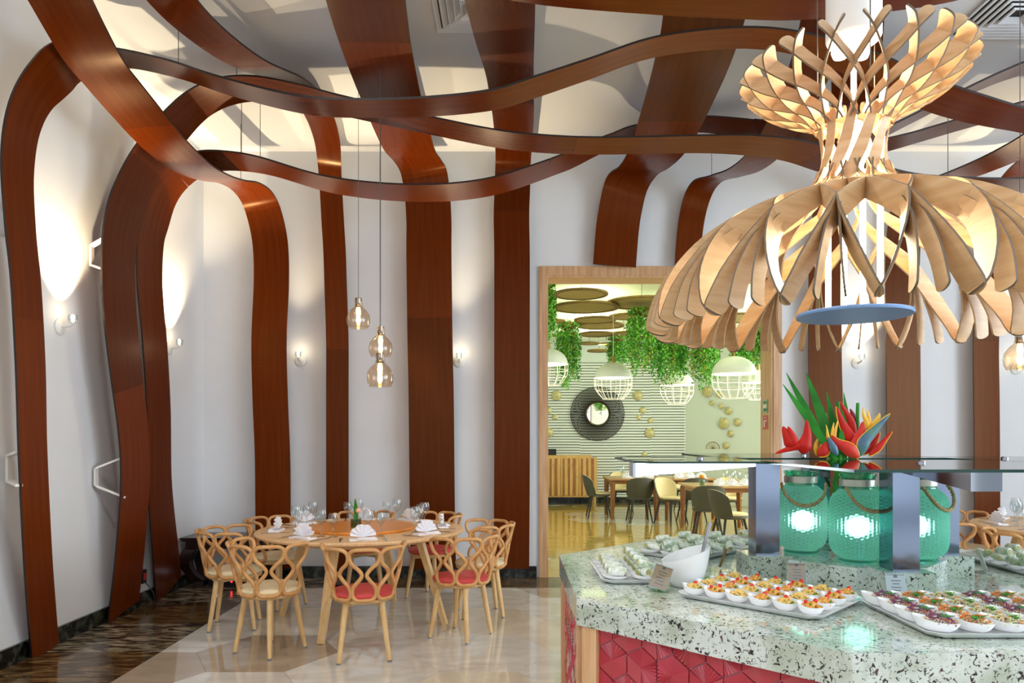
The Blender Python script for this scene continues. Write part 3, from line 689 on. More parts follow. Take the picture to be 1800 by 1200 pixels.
napm = napkin_mesh()
knifem = MB().bar((0, -0.11, 0.004), (0, -0.02, 0.004), 0.012, 0.006).bar((0, -0.02, 0.004), (0.003, 0.11, 0.003), 0.016, 0.003, w2=0.006).mesh('table_knife', CHROME)
fk = MB().bar((0, -0.1, 0.004), (0, 0.03, 0.005), 0.012, 0.003, w2=0.006).box((0, 0.045, 0.006), (0.024, 0.03, 0.003))
for k in range(4): fk.bar((-0.0105 + 0.007 * k, 0.06, 0.006), (-0.0105 + 0.007 * k, 0.1, 0.004), 0.004, 0.003)
forkm = fk.mesh('table_fork', CHROME)
platem = MB().lathe([(0, 0.003), (0.04, 0.002), (0.05, 0.006), (0.078, 0.014), (0.078, 0.017), (0.05, 0.01), (0, 0.007)], 32).mesh('side_plate', WHITEP, 60)
def setting(c, a, where, z=0.7505):
    """napkin, plate, knife, fork and two glasses at angle a"""
    M = Matrix.Translation(V((c.x, c.y, z))) @ Matrix.Rotation(R(a + 90), 4, 'Z')
    def put(name, me, x, y, rz, label, cat):
        link(name, me, None, loc=M @ V((x, y, 0)), rotz=R(a + 90) + rz, label=label, cat=cat, group=cat.replace('knife', 'knive').replace('glass', 'glasse') + 's ' + where)
    put('napkin', napm, 0.0, -0.66, random.uniform(-0.35, 0.35), 'white napkin folded into a fan standing ' + where, 'napkin')
    put('table_knife', knifem, 0.16, -0.66, 0.05, 'steel table knife lying ' + where, 'knife')
    put('table_fork', forkm, -0.16, -0.66, -0.04, 'steel table fork lying ' + where, 'fork')
    put('wine_glass', wine, 0.04, -0.52, 0, 'clear tall wine glass standing ' + where, 'wine glass')
    put('water_glass', water, 0.135, -0.49, 0, 'clear short stemmed water glass standing ' + where, 'water glass')
for k, (a, r, i_) in enumerate(SPOT):
    setting(TC, a, 'on the big round table under three bulbs')
for a in (-150, -112, 165, 120, -75):
    setting(T2, a, 'on the second round table behind the buffet')
# little flower glass on the turntable
vt = thing('flower_glass', 'small glass of green leaves and a pale flower on the turntable', 'vase', (TC.x - 0.02, TC.y - 0.12, 0.773))
MB().lathe([(0, 0), (0.042, 0), (0.046, 0.03), (0.044, 0.07), (0.041, 0.07), (0.04, 0.01), (0, 0.008)], 20).build('glass', thin_glass('green_water_glass', '#b9c78f', 0.05), vt, 40)
LEAF = grain(mat('leaf_green', rough=0.4), '#2f7a25', '#5fae3f', nscale=8)
def leaf(mb, p, q, w, bend=0.0, n=7, up=(0, 0, 1), fold=0.0):
    """pointed blade from p to q"""
    p, q = V(p), V(q); d = q - p; s_ = d.cross(V(up)); s_ = s_.normalized() if s_.length > 1e-5 else V((1, 0, 0)); nn = s_.cross(d).normalized()
    st = []
    for k in range(n + 1):
        t = k / n; c = p + d * t + nn * bend * math.sin(math.pi * t)
        st.append((c, s_, max(0.002, w * math.sin(math.pi * (0.12 + 0.88 * t)) ** 0.8)))
    mb.strip(st, 0.002)
for k in range(4):
    mb = MB(); a = k * 1.6; leaf(mb, (0, 0, 0.03), (0.05 * math.cos(a), 0.05 * math.sin(a), 0.15 + 0.03 * k), 0.035, 0.02); mb.build('leaf', LEAF, vt)
MB().sphere((0.02, -0.01, 0.14), 0.022, 10, 7).build('flower_head', mat('pale_rose', '#f2b8a0', 0.6), vt, 80)
MB().tube([(0.0, 0, 0.02), (0.02, -0.01, 0.13)], 0.003, 6).build('stem', LEAF, vt)

# ------------------------------------------------------------------ black side table in the corner
st_ = thing('side_table', 'black low side table with curved legs in the corner', 'table', (-2.83, 7.41, 0))
top = [(-0.45, -0.22), (0.45, -0.22), (0.45, 0.22), (-0.45, 0.22)]
MB().prism(top, 0.485, 0.51).prism([(a * 0.97, b * 0.97) for a, b in top], 0.47, 0.485).build('table_top', DKWOOD, st_)
MB().prism([(a * 0.9, b * 0.9) for a, b in top], 0.40, 0.47).build('apron', DKWOOD, st_)
for sx in (-1, 1):
    for sy in (-1, 1):
        pts = [(0.33, 0.45), (0.40, 0.36), (0.42, 0.25), (0.38, 0.14), (0.32, 0.06), (0.34, 0.0)]
        sp = spline([(a, z, w) for (a, z), w in zip(pts, (0.13, 0.12, 0.10, 0.09, 0.09, 0.12))], 5)
        rg = []
        for (a, z, w) in sp:
            x, y = sx * a * 0.97, sy * (a - 0.25); h = w / 2
            rg.append([(x - h, y - h, z), (x + h, y - h, z), (x + h, y + h, z), (x - h, y + h, z)])
        MB().rings(rg[::-1]).build('leg', DKWOOD, st_, 40)
dv = thing('floor_device', 'black box with small white screen and red light under the side table', 'device', (-2.92, 7.42, 0))
MB().box((0, 0, 0.06), (0.26, 0.2, 0.12)).build('case', BLACKP, dv)
MB().box((-0.06, -0.102, 0.08), (0.06, 0.004, 0.022)).build('screen', mat('screen_white', '#e8efff', 0.3, emit='#dfe9ff', strength=2.5), dv)
MB().box((0.1, -0.102, 0.07), (0.018, 0.004, 0.05)).build('status_light', mat('red_led', '#ff2030', 0.3, emit='#ff2a3a', strength=2.5), dv)
pw = thing('power_adapter', 'black power adapter plugged into the left wall low between the ribbons', 'adapter', (WX + 0.002, 6.46, 0))
MB().box((0.03, 0, 0.27), (0.06, 0.07, 0.12)).build('case', BLACKP, pw)
MB().box((0.062, 0.0, 0.27), (0.004, 0.04, 0.06)).build('red_panel', REDS, pw)
MB().tube(spline([(0.05, 0.02, 0.22), (0.12, 0.03, 0.12), (0.14, 0.05, 0.01), (0.25, 0.05, 0.006), (0.32, 0.12, 0.006), (0.24, 0.18, 0.006), (0.2, 0.1, 0.006)], 6), 0.005, 6).build('cable', BLACKP, pw)

# ------------------------------------------------------------------ buffet counter
CX, CY, CTOP = 1.322, 2.955, 0.95
GX, GY = 1.385, 2.965                         # centre of the plinth and sneeze guard
AP = 1.10                                     # apothem of the octagonal slab
def octo(ap, rot=22.5): return [(ap / math.cos(R(22.5)) * math.cos(R(rot + 45 * k)), ap / math.cos(R(22.5)) * math.sin(R(rot + 45 * k))) for k in range(8)]
def granite():
    m = mat('speckled_granite', '#cdd6cc', 0.06, coat=0.0); nt, b = nodes(m)
    tc = nt.nodes.new('ShaderNodeTexCoord')
    def speck(scale, lo, hi, dist):
        n = nt.nodes.new('ShaderNodeTexNoise'); n.inputs['Scale'].default_value = scale; n.inputs['Detail'].default_value = 4; n.inputs['Distortion'].default_value = dist
        r = nt.nodes.new('ShaderNodeMapRange'); r.inputs[1].default_value = lo; r.inputs[2].default_value = hi
        nt.links.new(tc.outputs['Object'], n.inputs['Vector']); nt.links.new(n.outputs[0], r.inputs[0]); return r.outputs[0]
    col = None
    for scale, lo, hi, dist, dark, base in ((7, 0.42, 0.62, 0.6, '#b3bdad', '#d4dcd6'), (60, 0.585, 0.64, 1.2, '#332a2c', None), (110, 0.60, 0.66, 0.6, '#5a5854', None), (30, 0.66, 0.72, 1.5, '#5a3f40', None)):
        mx = nt.nodes.new('ShaderNodeMix'); mx.data_type = 'RGBA'
        nt.links.new(speck(scale, lo, hi, dist), mx.inputs[0])
        if base: mx.inputs[6].default_value = lin(base)
        else: nt.links.new(col, mx.inputs[6])
        mx.inputs[7].default_value = lin(dark); col = mx.outputs[2]
    nt.links.new(col, b.inputs['Base Color']); return m
GRAN = granite()
ct = thing('buffet_counter', 'octagonal buffet counter with speckled granite top and red tiled sides', 'counter', (CX, CY, 0))
MB().prism(octo(AP - 0.06), 0.0, 0.10).build('plinth', GRAN, ct)
MB().prism(octo(AP - 0.035), 0.10, 0.858).build('carcass', mat('counter_board', '#8c7a68', 0.7), ct)
slab = MB().prism(octo(AP), 0.858, 0.948); slab.prism(octo(AP - 0.003), 0.948, 0.95)
slab.build('granite_top', GRAN, ct)
# corner posts and tiles on the sides towards the room
REDT = grain(mat('red_glazed_tile', rough=0.14, coat=0.5), '#a52a38', '#bd3d4c', nscale=7)
GROUT_GLINT = mat('grout_edge_glint', '#dc9a9f', 0.7)  # grout coloured pale to carry the highlights along the tile edges
def hex_tile():
    """hexagon of three rhombs, one of them carved with a fan of ridges"""
    r, d = 0.0640, 0.0075
    C = (0, 0); H = [(r * math.cos(R(30 + 60 * k)), r * math.sin(R(30 + 60 * k))) for k in range(6)]
    mb = MB()
    def tri(poly): mb.add([(x, y, z) for x, y, z in poly], [tuple(range(len(poly)))])
    for k, (za, zb) in enumerate(((0.003, 0.0055), (0.005, 0.003))):
        a, b, c = H[2 * k], H[(2 * k + 1) % 6], H[(2 * k + 2) % 6]
        tri([(0, 0, d), (a[0], a[1], za), (b[0], b[1], zb), (c[0], c[1], za)])
    a, b, c = H[4], H[5], H[0]                      # fan
    rim = [(a[0] + (b[0] - a[0]) * t, a[1] + (b[1] - a[1]) * t) for t in (0, .2, .4, .6, .8)] + [(b[0] + (c[0] - b[0]) * t, b[1] + (c[1] - b[1]) * t) for t in (0, .2, .4, .6, .8, 1)]
    for i in range(10):
        p, q = rim[i], rim[i + 1]; m = ((p[0] + q[0]) / 2, (p[1] + q[1]) / 2)
        tri([(0, 0, d), (p[0], p[1], 0.0005), (m[0], m[1], 0.0062)]); tri([(0, 0, d), (m[0], m[1], 0.0062), (q[0], q[1], 0.0005)])
    zz = [0.003, 0.0055, 0.003, 0.003, 0.0005, 0.0005]
    for k in range(6):
        p, q = H[k], H[(k + 1) % 6]; tri([(p[0], p[1], -0.006), (q[0], q[1], -0.006), (q[0], q[1], zz[(k + 1) % 6]), (p[0], p[1], zz[k])])
    return mb.mesh('tile', REDT)
tile = hex_tile()
side = AP * 2 * math.tan(R(22.5))
random.seed(5)
sidepanel = {}
for k, face in enumerate((180, 225, 270)):
    n = V((math.cos(R(face)), math.sin(R(face)), 0)); u = V((-n.y, n.x, 0))
    ap = AP - 0.035; w = ap * 2 * math.tan(R(22.5)) - 0.13
    M = Matrix((( u.x, 0, n.x, 0), (u.y, 0, n.y, 0), (0, 1, 0, 0), (0, 0, 0, 1)))
    pnl = MB().box((0, 0, 0), (0.01, w, 0.755), R(face)).build('tile_panel', GROUT_GLINT, ct, loc=n * ap + V((0, 0, 0.479)))
    r = 0.0665; rows = 9
    for j in range(rows):
        zc = 0.862 - j * r * 1.5
        for i in range(10):
            xc = -w / 2 + 0.0 + (i + (0.5 if j % 2 else 0)) * r * math.sqrt(3)
            if xc > w / 2 + 0.012 or xc < -w / 2 - 0.012: continue
            if zc < 0.17: continue
            o = link('tile', tile, pnl)
            o.matrix_local = Matrix.Translation(n * 0.0095 + u * xc + V((0, 0, zc - 0.479))) @ M @ Matrix.Rotation(R(120 * random.randrange(3) + 60 * (random.randrange(2) * 0)), 4, 'Z')
    for s_ in (-1, 1):
        MB().box(n * (ap + 0.012) + u * s_ * (w / 2 + 0.03) + V((0, 0, 0.479)), (0.036, 0.062, 0.757), R(face)).build('corner_post', OAK, ct)

# granite plinth of the sneeze guard with four feet
pl = thing('granite_plinth', 'stepped granite plinth in the middle of the buffet counter', 'plinth', (GX, GY, CTOP))
MB().prism(octo(0.31), 0.0, 0.075).build('block', GRAN, pl)
for k in range(4):
    a = R(90 * k)
    MB().box((0.36 * math.cos(a), 0.36 * math.sin(a), 0.04), (0.17, 0.17, 0.08), a).build('foot_block', GRAN, pl)
# steel posts, wedge arms, glass shelves
sg = thing('sneeze_guard', 'steel and glass sneeze guard with four arms on the buffet counter', 'sneeze guard', (GX, GY, CTOP + 0.08))
LED = mat('led_strip_glow', '#f4fbff', 0.3, emit='#eaf6ff', strength=7)
zt = 1.405 - CTOP - 0.08
for k in range(4):
    a = R(90 * k); c_, s_ = math.cos(a), math.sin(a)
    d = V((c_, s_, 0)); u = V((-s_, c_, 0))
    MB().box(d * 0.36 + V((0, 0, zt / 2)), (0.095, 0.095, zt), a).build('post', METAL, sg)
    L = 0.90 if k % 2 == 0 else 0.84
    # wedge arm, shallow at the post and deep at its tip
    vs = [];
    for r_, h in ((0.40, 0.02), (L, 0.062)):
        vs += [d * r_ - u * 0.046 + V((0, 0, zt - h)), d * r_ + u * 0.046 + V((0, 0, zt - h)), d * r_ + u * 0.046 + V((0, 0, zt)), d * r_ - u * 0.046 + V((0, 0, zt))]
    MB().add(vs, [(3, 2, 1, 0), (4, 5, 6, 7), (0, 1, 5, 4), (1, 2, 6, 5), (2, 3, 7, 6), (3, 0, 4, 7)]).build('arm', CHROME, sg)
    if k == 2:
        for q in (-1, 1):
            vs = []
            for r_, h in ((0.41, 0.02), (L - 0.012, 0.06)):
                b0 = d * r_ + u * q * 0.0465
                vs += [b0 + V((0, 0, zt - h)), b0 + u * q * 0.004 + V((0, 0, zt - h)), b0 + u * q * 0.004 + V((0, 0, zt - 0.002)), b0 + V((0, 0, zt - 0.002))]
            MB().add(vs, [(3, 2, 1, 0), (4, 5, 6, 7), (0, 1, 5, 4), (1, 2, 6, 5), (2, 3, 7, 6), (3, 0, 4, 7)]).build('led_strip', LED, sg)
    hw = 0.34 if k % 2 == 0 else 0.46
    r0 = 0.46 if k % 2 == 0 else 0.12
    pts = [d * r0 - u * hw, d * (L - 0.04) - u * hw, d * (L + 0.03) - u * (hw - 0.09), d * (L + 0.03) + u * (hw - 0.09), d * (L - 0.04) + u * hw, d * r0 + u * hw] if k % 2 == 0 else [d * r0 - u * hw, d * (L + 0.16) - u * hw, d * (L + 0.16) + u * hw, d * r0 + u * hw]
    gl = MB().prism([(p.x, p.y) for p in pts], zt + 0.001, zt + 0.009).build('glass_shelf', GPANE, sg)
    eg = MB()
    for p, q in zip(pts, pts[1:] + pts[:1]): eg.bar(p + V((0, 0, zt + 0.005)), q + V((0, 0, zt + 0.005)), 0.003, 0.0085)
    eg.build('polished_edge', mat('glass_edge_green', '#123a30', 0.15), gl)
    for q in (-1, 1):
        MB().lathe([(0, 0), (0.014, 0), (0.014, 0.004), (0.008, 0.008), (0, 0.008)], 14, d * (0.62 if k % 2 == 0 else 0.5) + u * q * 0.0 + V((0, 0, zt + 0.009 + 0.001 * q + 0.001))).build('glass_fixing', CHROME, gl)
# green glass jars
JGREEN = bpy.data.materials.new('green_jar_glass'); JGREEN.use_nodes = True
nt = JGREEN.node_tree; nt.nodes.clear()
o_ = nt.nodes.new('ShaderNodeOutputMaterial'); mx = nt.nodes.new('ShaderNodeMixShader'); mx2 = nt.nodes.new('ShaderNodeMixShader')
tr = nt.nodes.new('ShaderNodeBsdfTransparent'); tl = nt.nodes.new('ShaderNodeBsdfTranslucent'); gs = nt.nodes.new('ShaderNodeBsdfGlass')
tr.inputs[0].default_value = lin('#93e2cb'); tl.inputs[0].default_value = lin('#a9efd9'); gs.inputs[0].default_value = lin('#a4ecd6'); gs.inputs['Roughness'].default_value = 0.14; gs.inputs['IOR'].default_value = 1.3
mx.inputs[0].default_value = 0.72; mx2.inputs[0].default_value = 0.42
for a_, b_ in ((tr.outputs[0], mx.inputs[1]), (tl.outputs[0], mx.inputs[2]), (mx.outputs[0], mx2.inputs[1]), (gs.outputs[0], mx2.inputs[2]), (mx2.outputs[0], o_.inputs[0])): nt.links.new(a_, b_)
JSM = thin_glass('green_jar_plain', '#9fe6cd', 0.06)
ROPE = grain(mat('jute_rope', rough=0.9), '#8c7a55', '#b9a67c', nscale=90)
BAND = mat('jar_collar', '#b9b7ab', 0.35, 0.5)
def make_jar():
    t = thing('glass_jar', 'jar', 'jar')
    n, m = 228, 64; rings = []
    prof = [(0.062, 0.0), (0.066, 0.008), (0.064, 0.02), (0.082, 0.035), (0.096, 0.06), (0.1, 0.1), (0.1, 0.15), (0.1, 0.2), (0.096, 0.235), (0.082, 0.262), (0.062, 0.28)]
    sp = spline(prof, 14)
    for (r, z) in sp:
        row = []
        for k in range(n):
            a = 2 * math.pi * k / n
            col = round(a / (2 * math.pi) * 38)
            bump = 0.0
            if 0.028 < z < 0.262: bump = 0.0042 * (0.5 + 0.5 * math.cos(a * 38)) * (0.55 + 0.45 * math.cos(2 * math.pi * (z / 0.013) + (math.pi if col % 2 else 0)))
            row.append(((r + bump) * math.cos(a), (r + bump) * math.sin(a), z))
        rings.append(row)
    MB().rings(rings, True, False).build('glass_body', JGREEN, t, 80)
    MB().lathe([(0.062, 0.28), (0.06, 0.286), (0.062, 0.29), (0.062, 0.325), (0.066, 0.331), (0.066, 0.338), (0.06, 0.34), (0.057, 0.335), (0.057, 0.285)], 40).build('neck', JSM, t, 60)
    MB().lathe([(0.0625, 0.29), (0.0645, 0.292), (0.0645, 0.316), (0.0625, 0.318)], 40).build('collar', BAND, t, 40)
    h = []
    for k in range(25):
        a = math.pi * k / 24
        h.append((0.083 * math.cos(a), -0.062 - 0.048 * math.sin(a) ** 0.7, 0.29 - 0.085 * math.sin(a)))
    tw = []
    for q in range(2):
        pts = []
        for k in range(97):
            i = min(23, k // 4); f = k / 4 - i; p = V(h[i]).lerp(V(h[i + 1]), f)
            ph = k * 0.75 + q * math.pi
            pts.append(p + V((0.0, 0.0035 * math.cos(ph), 0.0035 * math.sin(ph))))
        tw.append(pts)
    rp = MB(); [rp.tube(p, 0.0052, 6) for p in tw]; rp.build('rope_handle', ROPE, t, 60)
    return t
JL = [(1.185, 2.99, -12, 'green beaded glass jar with rope handle beside the lit arm post'), (1.315, 2.77, 6, 'green beaded glass jar with rope handle holding the flowers, between two steel posts'),
      (1.565, 2.80, 30, 'green beaded glass jar with rope handle right of the front steel post'), (1.50, 3.16, 170, 'green beaded glass jar standing behind the other jars')]
j0 = make_jar()
for k, (x, y, a, lab) in enumerate(JL):
    if k == 0: j0.location = (x, y, CTOP + 0.0755); j0.rotation_euler = (0, 0, R(a)); j0['label'] = lab; j0['group'] = 'green glass jars'
    else: dup(j0, (x, y, CTOP + 0.0755), R(a), lab)
# glowing globes added inside three jars to give each a bright patch
for k, (x, y, lab) in enumerate(((1.195, 2.995, 'beside the lit arm post'), (1.325, 2.79, 'holding the flowers'), (1.565, 2.82, 'right of the front steel post'))):
    t = thing('added_jar_glow', 'white globe added to glow inside the green jar ' + lab, 'light', (x, y, CTOP + 0.0765))
    MB().lathe([(0, 0), (0.026, 0), (0.026, 0.012), (0, 0.012)], 16).build('base', METAL, t, 40)
    MB().tube([(0, 0, .01), (0, 0, .1)], .006, 8).build('stem', METAL, t)
    MB().sphere((0, 0, .135), .042, 18, 12).build('globe', mat('jar_glow_white', '#f4fbff', 0.3, emit='#e6fbff', strength=4.2), t, 80)

# flowers in the jars
RED = grain(mat('heliconia_red', rough=0.5, spec=0.25), '#b01004', '#d92412', nscale=9)
REDL2 = grain(mat('heliconia_coral', rough=0.5, spec=0.25), '#c01c14', '#dd4030', nscale=9)
YEL = grain(mat('flower_yellow', rough=0.45), '#f0a516', '#f7cc3d', nscale=12)
BLUE = grain(mat('strelitzia_blue', rough=0.4), '#3c5a8c', '#5c8a6a', nscale=14)
GRN = grain(mat('blade_green', rough=0.5, spec=0.3), '#1f6d1c', '#3fa035', scale=(1, 1, 1), nscale=10)
def FP(x, y, dy=0.0): return P(x, y, Y=2.95 + dy)
fl = thing('flower_arrangement', 'tropical arrangement of red heliconias, strelitzias and long green blades in the jars', 'flowers', FP(1470, 812))
B0 = FP(1470, 812)
def blade(name, p, q, w, m, bend=0.02, dy0=0.0, dy1=0.0):
    mb = MB(); leaf(mb, FP(*p, dy0) - B0, FP(*q, dy1) - B0, w, bend, 9, (0.25, 1, 0.1)); mb.build(name, m, fl, 50)
for p, q, w, bd, a, b in (((1472, 820), (1382, 655), 0.031, .01, 0, .02), ((1474, 812), (1376, 675), 0.028, -.01, -.03, -.05), ((1478, 822), (1417, 655), 0.038, .012, .03, .04), ((1482, 820), (1453, 688), 0.028, .01, .05, .06),
                          ((1498, 822), (1483, 690), 0.025, -.01, .06, .08), ((1470, 830), (1440, 700), 0.031, .02, .06, .1), ((1485, 860), (1478, 740), 0.031, .0, -.02, 0), ((1500, 820), (1480, 720), 0.031, .0, .02, 0), ((1465, 870), (1475, 810), 0.019, 0, -.1, -.05)):
    blade('leaf_blade', p, q, w, GRN, bd, a, b)
MB().tube([FP(1505, 818, .03) - B0, FP(1508, 708, .03) - B0], 0.0075, 8).build('cut_stem', GRN, fl, 60)
MB().tube([FP(1475, 818, .08) - B0, FP(1473, 706, .08) - B0], 0.008, 8).build('cut_stem', GRN, fl, 60)
MB().tube([FP(1466, 865, -.1) - B0, FP(1478, 800, -.02) - B0], 0.006, 8).build('cut_stem', GRN, fl, 60)
MB().tube([FP(1458, 815, .08) - B0, FP(1450, 726, .08) - B0], 0.01, 8).build('seed_head', mat('dry_bud', '#8f9a4c', 0.7), fl, 60)
def bract(name, pts, w, m, dy=0.0, edge=None):
    """boat shaped heliconia bract through picture points"""
    sp = spline([tuple(FP(x, y, dy) - B0) for x, y in pts], 6); n = len(sp); rg = []
    for k, p in enumerate(sp):
        t = k / (n - 1); ww = 1.3 * w * (min(1, 0.12 + t / 0.3) ** 0.8) * (max(0, 1 - t) ** 0.75) + 0.0012
        a = V(sp[min(k + 1, n - 1)]) - V(sp[max(k - 1, 0)]); a.normalize(); s_ = a.cross(V((0, 1, 0))).normalized()
        c = V(p); f = V((0, -1, 0))
        rg.append([tuple(c + s_ * ww / 2 * math.cos(g) + f * ww * 0.22 * math.sin(g)) for g in [2 * math.pi * i / 8 for i in range(8)]])
    o = MB().rings(rg).build(name, m, fl, 70)
    if edge:
        e = [tuple(V(r[edge[0]]) + V((0, -0.001, 0))) for r in rg]; MB().tube(e, 0.0022, 5).build('yellow_rim', YEL, o, 60)
bract('red_bract', [(1422, 790), (1405, 783), (1388, 788), (1362, 797)], .04, RED, -.05)
bract('red_bract', [(1396, 786), (1389, 774), (1382, 762), (1376, 749)], .058, RED, -.05)
bract('red_bract', [(1396, 784), (1394, 772), (1390, 760), (1385, 749)], .04, RED, -.055)
bract('red_bract', [(1411, 797), (1415, 780), (1419, 762), (1418, 737)], .058, RED, -.05)
bract('red_bract', [(1505, 785), (1492, 765), (1480, 742), (1470, 714)], .05, RED, .0, (0,))
bract('red_bract', [(1503, 765), (1495, 740), (1485, 722), (1477, 705)], .035, RED, .02)
bract('red_bract', [(1505, 770), (1505, 745), (1500, 730), (1494, 718)], .035, mat('heliconia_dark', '#8f1418', 0.4), .05)
bract('coral_bract', [(1502, 806), (1505, 785), (1514, 760), (1517, 740)], .06, REDL2, -.02, (4,))
bract('coral_bract', [(1508, 803), (1490, 788), (1472, 778), (1461, 764)], .052, REDL2, -.04, (4,))
bract('coral_bract', [(1438, 800), (1450, 790), (1453, 778), (1452, 768)], .045, REDL2, -.04, (4,))
bract('red_bract', [(1516, 798), (1532, 785), (1540, 772), (1546, 760)], .03, RED, .0, (4,))
bract('red_bract', [(1528, 800), (1545, 785), (1556, 772), (1568, 758)], .026, RED, -.02, (4,))
bract('red_bract', [(1514, 775), (1520, 762), (1522, 752), (1520, 742)], .03, mat('heliconia_dark'), .03)
bract('blue_beak', [(1512, 800), (1520, 775), (1540, 752), (1565, 727)], .05, BLUE, -.03, (0,))
bract('blue_beak', [(1472, 800), (1464, 785), (1459, 775), (1455, 768)], .03, BLUE, -.05)
for pts, w in (([(1528, 755), (1523, 740), (1518, 728), (1518, 714)], .022), ([(1528, 755), (1528, 738), (1526, 726), (1524, 720)], .016), ([(1531, 750), (1540, 740), (1545, 732), (1546, 725)], .02), ([(1533, 752), (1536, 744), (1540, 736), (1545, 727)], .014),
               ([(1466, 776), (1467, 762), (1470, 750), (1473, 738)], .016), ([(1464, 776), (1463, 764), (1464, 752), (1466, 742)], .014), ([(1435, 800), (1434, 785), (1436, 775), (1440, 768)], .018), ([(1437, 800), (1441, 790), (1445, 780), (1447, 774)], .014), ([(1458, 775), (1455, 765), (1454, 756), (1452, 746)], .012)):
    bract('yellow_petal', pts, w, YEL, -.02)

# ------------------------------------------------------------------ buffet food
random.seed(21)
TRAYZ = CTOP
def tray(label, c, L, W, rz, name='serving_tray'):
    t = thing(name, label, 'tray', (c[0], c[1], TRAYZ + 0.0005), rz)
    rg = []
    for (gx, z) in ((-0.012, 0.0), (0.0, 0.004), (0.012, 0.016), (0.014, 0.018), (0.010, 0.018), (-0.006, 0.008)):
        a, b = L / 2 - 0.012 + gx, W / 2 - 0.012 + gx; ch = 0.03
        rg.append([(a - ch, -b, z), (a, -b + ch, z), (a, b - ch, z), (a - ch, b, z), (-a + ch, b, z), (-a, b - ch, z), (-a, -b + ch, z), (-a + ch, -b, z)])
    MB().rings(rg).build('tray_body', WHITEP, t, 35)
    return t
def dish_mb(a, h, tip, squeeze=0.8, n=28):
    """drop shaped porcelain dish, raised at its tip (towards +x)"""
    def ring(s_, z, lift):
        out = []
        for k in range(n):
            th = 2 * math.pi * k / n; q = max(0, math.cos(th))
            r = a * s_ * (1 + tip * q ** 3); out.append((r * math.cos(th), r * math.sin(th) * squeeze, z + lift * h * 0.45 * q ** 2))
        return out
    return MB().rings([ring(.5, 0, 0), ring(.56, .0015, 0), ring(.8, h * .35, .15), ring(.95, h * .75, .6), ring(1.0, h, 1), ring(.94, h, 1), ring(.88, h * .75, .6), ring(.7, h * .38, .15), ring(.3, h * .22, 0)])
def scatter(mb, n, a, z0, zh, fn, sq=0.8):
    for _ in range(n):
        r = math.sqrt(random.random()) * a; th = random.random() * 2 * math.pi
        fn(mb, V((r * math.cos(th), r * math.sin(th) * sq, z0 + zh * (1 - (r / a) ** 2) * (0.5 + 0.5 * random.random()))))
def penne(mb, p):
    d = V((random.uniform(-1, 1), random.uniform(-1, 1), random.uniform(-.3, .5))).normalized() * 0.011; mb.tube([p - d, p + d * 0.0 + V((0, 0, .001)), p + d], 0.0042, 6)
def bit(mb, p):
    mb.box(p, (random.uniform(.004, .008), random.uniform(.004, .008), .004), random.random() * 3)
def shred(mb, p):
    d = V((random.uniform(-1, 1), random.uniform(-1, 1), random.uniform(-.2, .6))).normalized() * random.uniform(.008, .02)
    mb.tube([p - d, p + V((0, 0, .004)), p + d], 0.0016, 4)
def herb(mb, p):
    for k in range(3):
        a = random.random() * 6.28; leaf(mb, p, p + V((.016 * math.cos(a), .016 * math.sin(a), .008)), .011, .002, 3)
PASTA = [grain(mat('pasta_yellow', rough=0.35), '#e2b04c', '#f2d68a', nscale=60), grain(mat('pasta_orange', rough=0.35), '#dd8a2c', '#eec06a', nscale=60)]
TOM = mat('tomato_red', '#d8281a', 0.2); OLIVE = mat('herb_green', '#4d8a2c', 0.45); CARROT = mat('carrot_orange', '#e9862e', 0.45); CABB = mat('red_cabbage', '#7c3f73', 0.45); LETT = mat('pale_lettuce', '#cfd79a', 0.5)
NOOD = mat('noodle_cream', '#eee0bd', 0.5); RICE = grain(mat('rice_paper', rough=0.3), '#a3c08e', '#f0f1ec', nscale=46, lo=0.36, hi=0.56); FILL = grain(mat('roll_filling', rough=0.6), '#7fa35a', '#d8b48a', nscale=220, lo=0.4, hi=0.6)
bowlm = dish_mb(0.035, 0.026, 0.3, 0.88).mesh('bowl', WHITEP, 60)
boatm = dish_mb(0.05, 0.028, 0.5, 0.6).mesh('dish', WHITEP, 60)
spoonm = dish_mb(0.044, 0.016, 0.4, 0.74).mesh('dish', WHITEP, 60)
def pasta_proto(v):
    t = thing('pasta_bowl', '', 'bowl'); link('bowl', bowlm, t)
    mb = MB(); scatter(mb, 30, .0225, .022, .016, penne, .9); mb.build('pasta', PASTA[v % 2], t, 60, kind='stuff')
    if v != 2: MB().sphere((random.uniform(-.015, .015), random.uniform(-.012, .012), .041), .0075, 10, 7).build('cherry_tomato', TOM, t, 80)
    if v == 1: MB().sphere((random.uniform(-.02, .02), random.uniform(-.015, .015), .037), .0065, 10, 7).build('cherry_tomato', TOM, t, 80)
    mb = MB(); scatter(mb, 7, .026, .026, .01, bit, .9); mb.build('chopped_herbs', OLIVE, t, kind='stuff')
    return t
def salad_proto(v):
    t = thing('salad_dish', '', 'dish'); link('dish', boatm, t)
    mb = MB(); scatter(mb, 34, .042, .022, .018, shred, .6); mb.build('noodle_shreds', NOOD, t, kind='stuff')
    mb = MB(); scatter(mb, 20, .04, .028, .018, shred, .6); mb.build('vegetable_shreds', (CABB, CARROT, LETT)[v % 3], t, kind='stuff')
    mb = MB(); scatter(mb, 9, .04, .026, .014, shred, .6); mb.build('carrot_shreds', CARROT, t, kind='stuff')
    mb = MB(); scatter(mb, 2 + v % 2, .03, .034, .006, herb, .6); mb.build('herb_leaves', LEAF, t)
    return t
